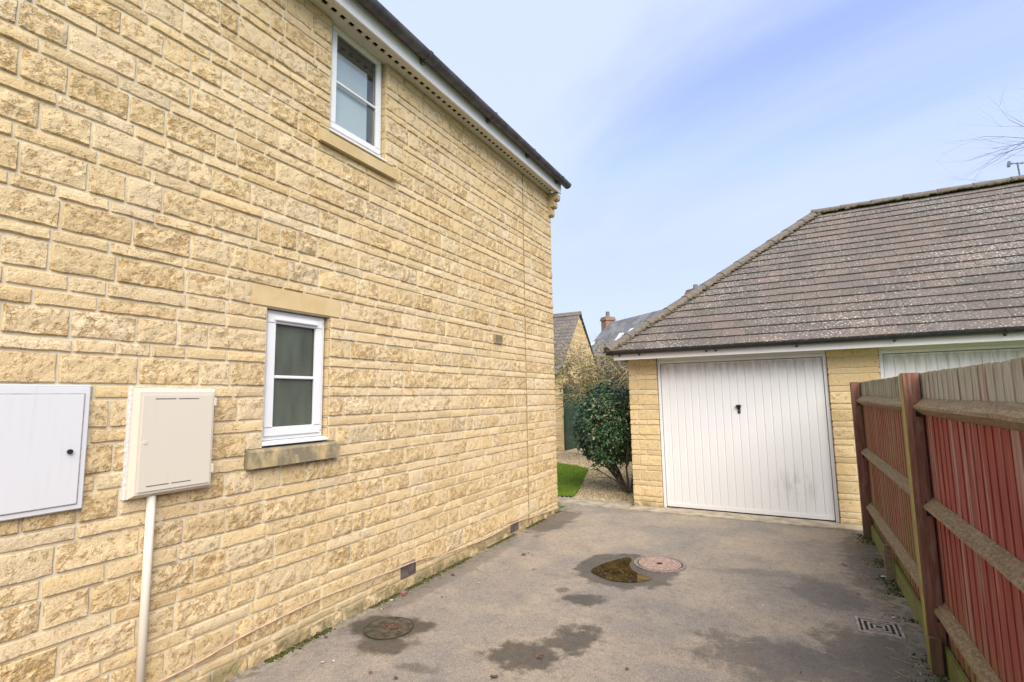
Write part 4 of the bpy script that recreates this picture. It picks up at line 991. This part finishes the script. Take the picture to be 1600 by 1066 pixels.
for s_ in (1, -1):
    for k in range(n):
        f0, f1 = k/n, (k+1)/n+.012
        y0 = yf-.22+(ya-yf+.22)*f0; z0 = ze-.27+(za-ze+.30)*f0+.035; y1 = yf-.22+(ya-yf+.22)*f1; z1 = ze-.27+(za-ze+.30)*f1-.004+.02
        if s_ < 0: y0, y1 = 2*ya-y0, 2*ya-y1
        x = gxn+.06
        while x > xl:
            L = .26; b.cur = (rs.random(), 0, 0); dz_ = rs.uniform(0, .008)
            i = [b.vert(p) for p in ((x, y0, z0+dz_), (x-L+.004, y0, z0+dz_), (x-L+.004, y1, z1), (x, y1, z1), (x, y0, z0-.035), (x-L+.004, y0, z0-.035))]
            b.face(i[0], i[1], i[2], i[3]); b.face(i[0], i[4], i[5], i[1]); x -= L
tag(b.build('roof', M['tile'], ob, fix=False), kind='stuff')
MB().prism([(ya-.12, za-.04), (ya, za+.10), (ya+.12, za-.04)], 'x', xl, gxn+.07).build('ridge', M['ridge'], ob)

def at(px, py, depth): return CAM+(cF+cR*((px-800)/FPX)-cU*((py-533)/FPX))*depth
A = at(950, 505, 40.0); dv = Vector((-.784, .621, 0)); nv = Vector((-.621, -.784, 0)); ru, dn, LEN = 4.3, 4.6, 21.0
fh = empty('far_house', (A.x, A.y, 0), 'distant house with grey slate roof, skylights and brick chimneys', 'house')
A2 = A-dv*LEN; e0 = A+nv*ru-Vector((0, 0, dn)); e1 = A2+nv*ru-Vector((0, 0, dn)); h0 = A-nv*ru-Vector((0, 0, dn)); h1 = A2-nv*ru-Vector((0, 0, dn))
b = MB(); b.poly([A, A2, e1, e0]); b.poly([A, A2, h1, h0]); off = Vector((0, 0, .18))
b.poly([e0, e1, e1-off, e0-off]); b.poly([A, e0, e0-off, A-off]); b.poly([A, h0, h0-off, A-off]); ro = b.build('roof', M['slate'], fh, fix=False)
b = MB(); i0, i1, j0, j1 = (A+nv*(ru-.4)-dv*.2, A2+nv*(ru-.4)+dv*.2, A-nv*(ru-.4)-dv*.2, A2-nv*(ru-.4)+dv*.2)
zt_ = A.z-dn+.3
def cw(p, q): b.poly([(p.x, p.y, -.03), (q.x, q.y, -.03), (q.x, q.y, zt_), (p.x, p.y, zt_)])
cw(i0, i1); cw(i1, j1); cw(j1, j0); cw(j0, i0); b.poly([(i0.x, i0.y, zt_), (j0.x, j0.y, zt_), (A.x-dv.x*.2, A.y-dv.y*.2, A.z-.25)]); b.build('wall', M['far_stone'], fh, fix=False)
def obox(b, c, a, n_, hw, hd, z0, z1):
    P = [c+a*(sx*hw)+n_*(sy*hd) for sx, sy in ((-1, -1), (1, -1), (1, 1), (-1, 1))]; lo = [b.vert((p.x, p.y, z0)) for p in P]; hi = [b.vert((p.x, p.y, z1)) for p in P]
    for k in range(4): b.face(lo[k], lo[(k+1) % 4], hi[(k+1) % 4], hi[k])
    b.face(*hi); b.face(*reversed(lo))
def chimney(c, hw, hd, zt__, pot):
    b = MB(); obox(b, c, dv, nv, hw, hd, A.z-1.2, zt__-.28); obox(b, c, dv, nv, hw+.07, hd+.07, zt__-.28, zt__-.14); obox(b, c, dv, nv, hw+.02, hd+.02, zt__-.14, zt__); ch = b.build('chimney', M['redbrick'], fh)
    MB().tube([(c.x, c.y, zt__), (c.x, c.y, zt__+pot)], [.17, .14], 12).build('chimney_pot', M['slate'], ch)
chimney(A-dv*.0, .34, .42, at(941, 496, 40).z, .45)
# second stack further along the same ridge: walk along until its picture column matches
k = 0.0
while proj(A-dv*k)[0] < 1088 and k < LEN-1: k += .05
cC = A-dv*k; chimney(cC, .40, .40, at(1088, 452, (cC-CAM).dot(cF)).z, .30)
def slope_pt(px, py):
    d = cF+cR*((px-800)/FPX)-cU*((py-533)/FPX); N = (A2-A).cross(e0-A).normalized(); return CAM+d*((A-CAM).dot(N)/d.dot(N)), N
for (px, py) in ((967, 528), (984, 521), (923, 541)):
    c, N = slope_pt(px, py); N = N if N.z > 0 else -N; sd = (e0-A).normalized(); b = MB(); lo = [c+dv*(sx*.22)+sd*(sy*.42)+N*.03 for sx, sy in ((-1, -1), (1, -1), (1, 1), (-1, 1))]
    i = [b.vert(p-N*.05) for p in lo]; j = [b.vert(p+N*.05) for p in lo]
    for k in range(4): b.face(i[k], i[(k+1) % 4], j[(k+1) % 4], j[k])
    b.face(*j); b.build('skylight', M['skylight'], ro)
# TV aerial on the back of the garage ridge
t = empty('tv_aerial', (3.38, rY+.12, rZ-.2), 'thin television aerial standing above the garage ridge at right', 'aerial')
x, y = 3.38, rY+.14; zt = 5.20
MB().tube([(x+.02, y, rZ-.25), (x, y, zt)], .012, 8).build('mast', M['metal'], t)
MB().tube([(x-.10, y-.02, zt+.02), (x+.42, y+.10, zt-.02)], .007, 6).build('boom', M['metal'], t)
for k in range(9):
    f = k/8; c = Vector((x-.10+.5*f, y-.02+.11*f, zt+.02-.038*f)); MB().tube([c+Vector((-.02, .085, .02)), c-Vector((-.02, .085, .02))], .0035, 5).build('element', M['metal'], t)
MB().tube([(x-.10, y-.02, zt+.06), (x-.115, y-.02, zt-.03)], .02, 6).build('reflector', M['metal'], t)
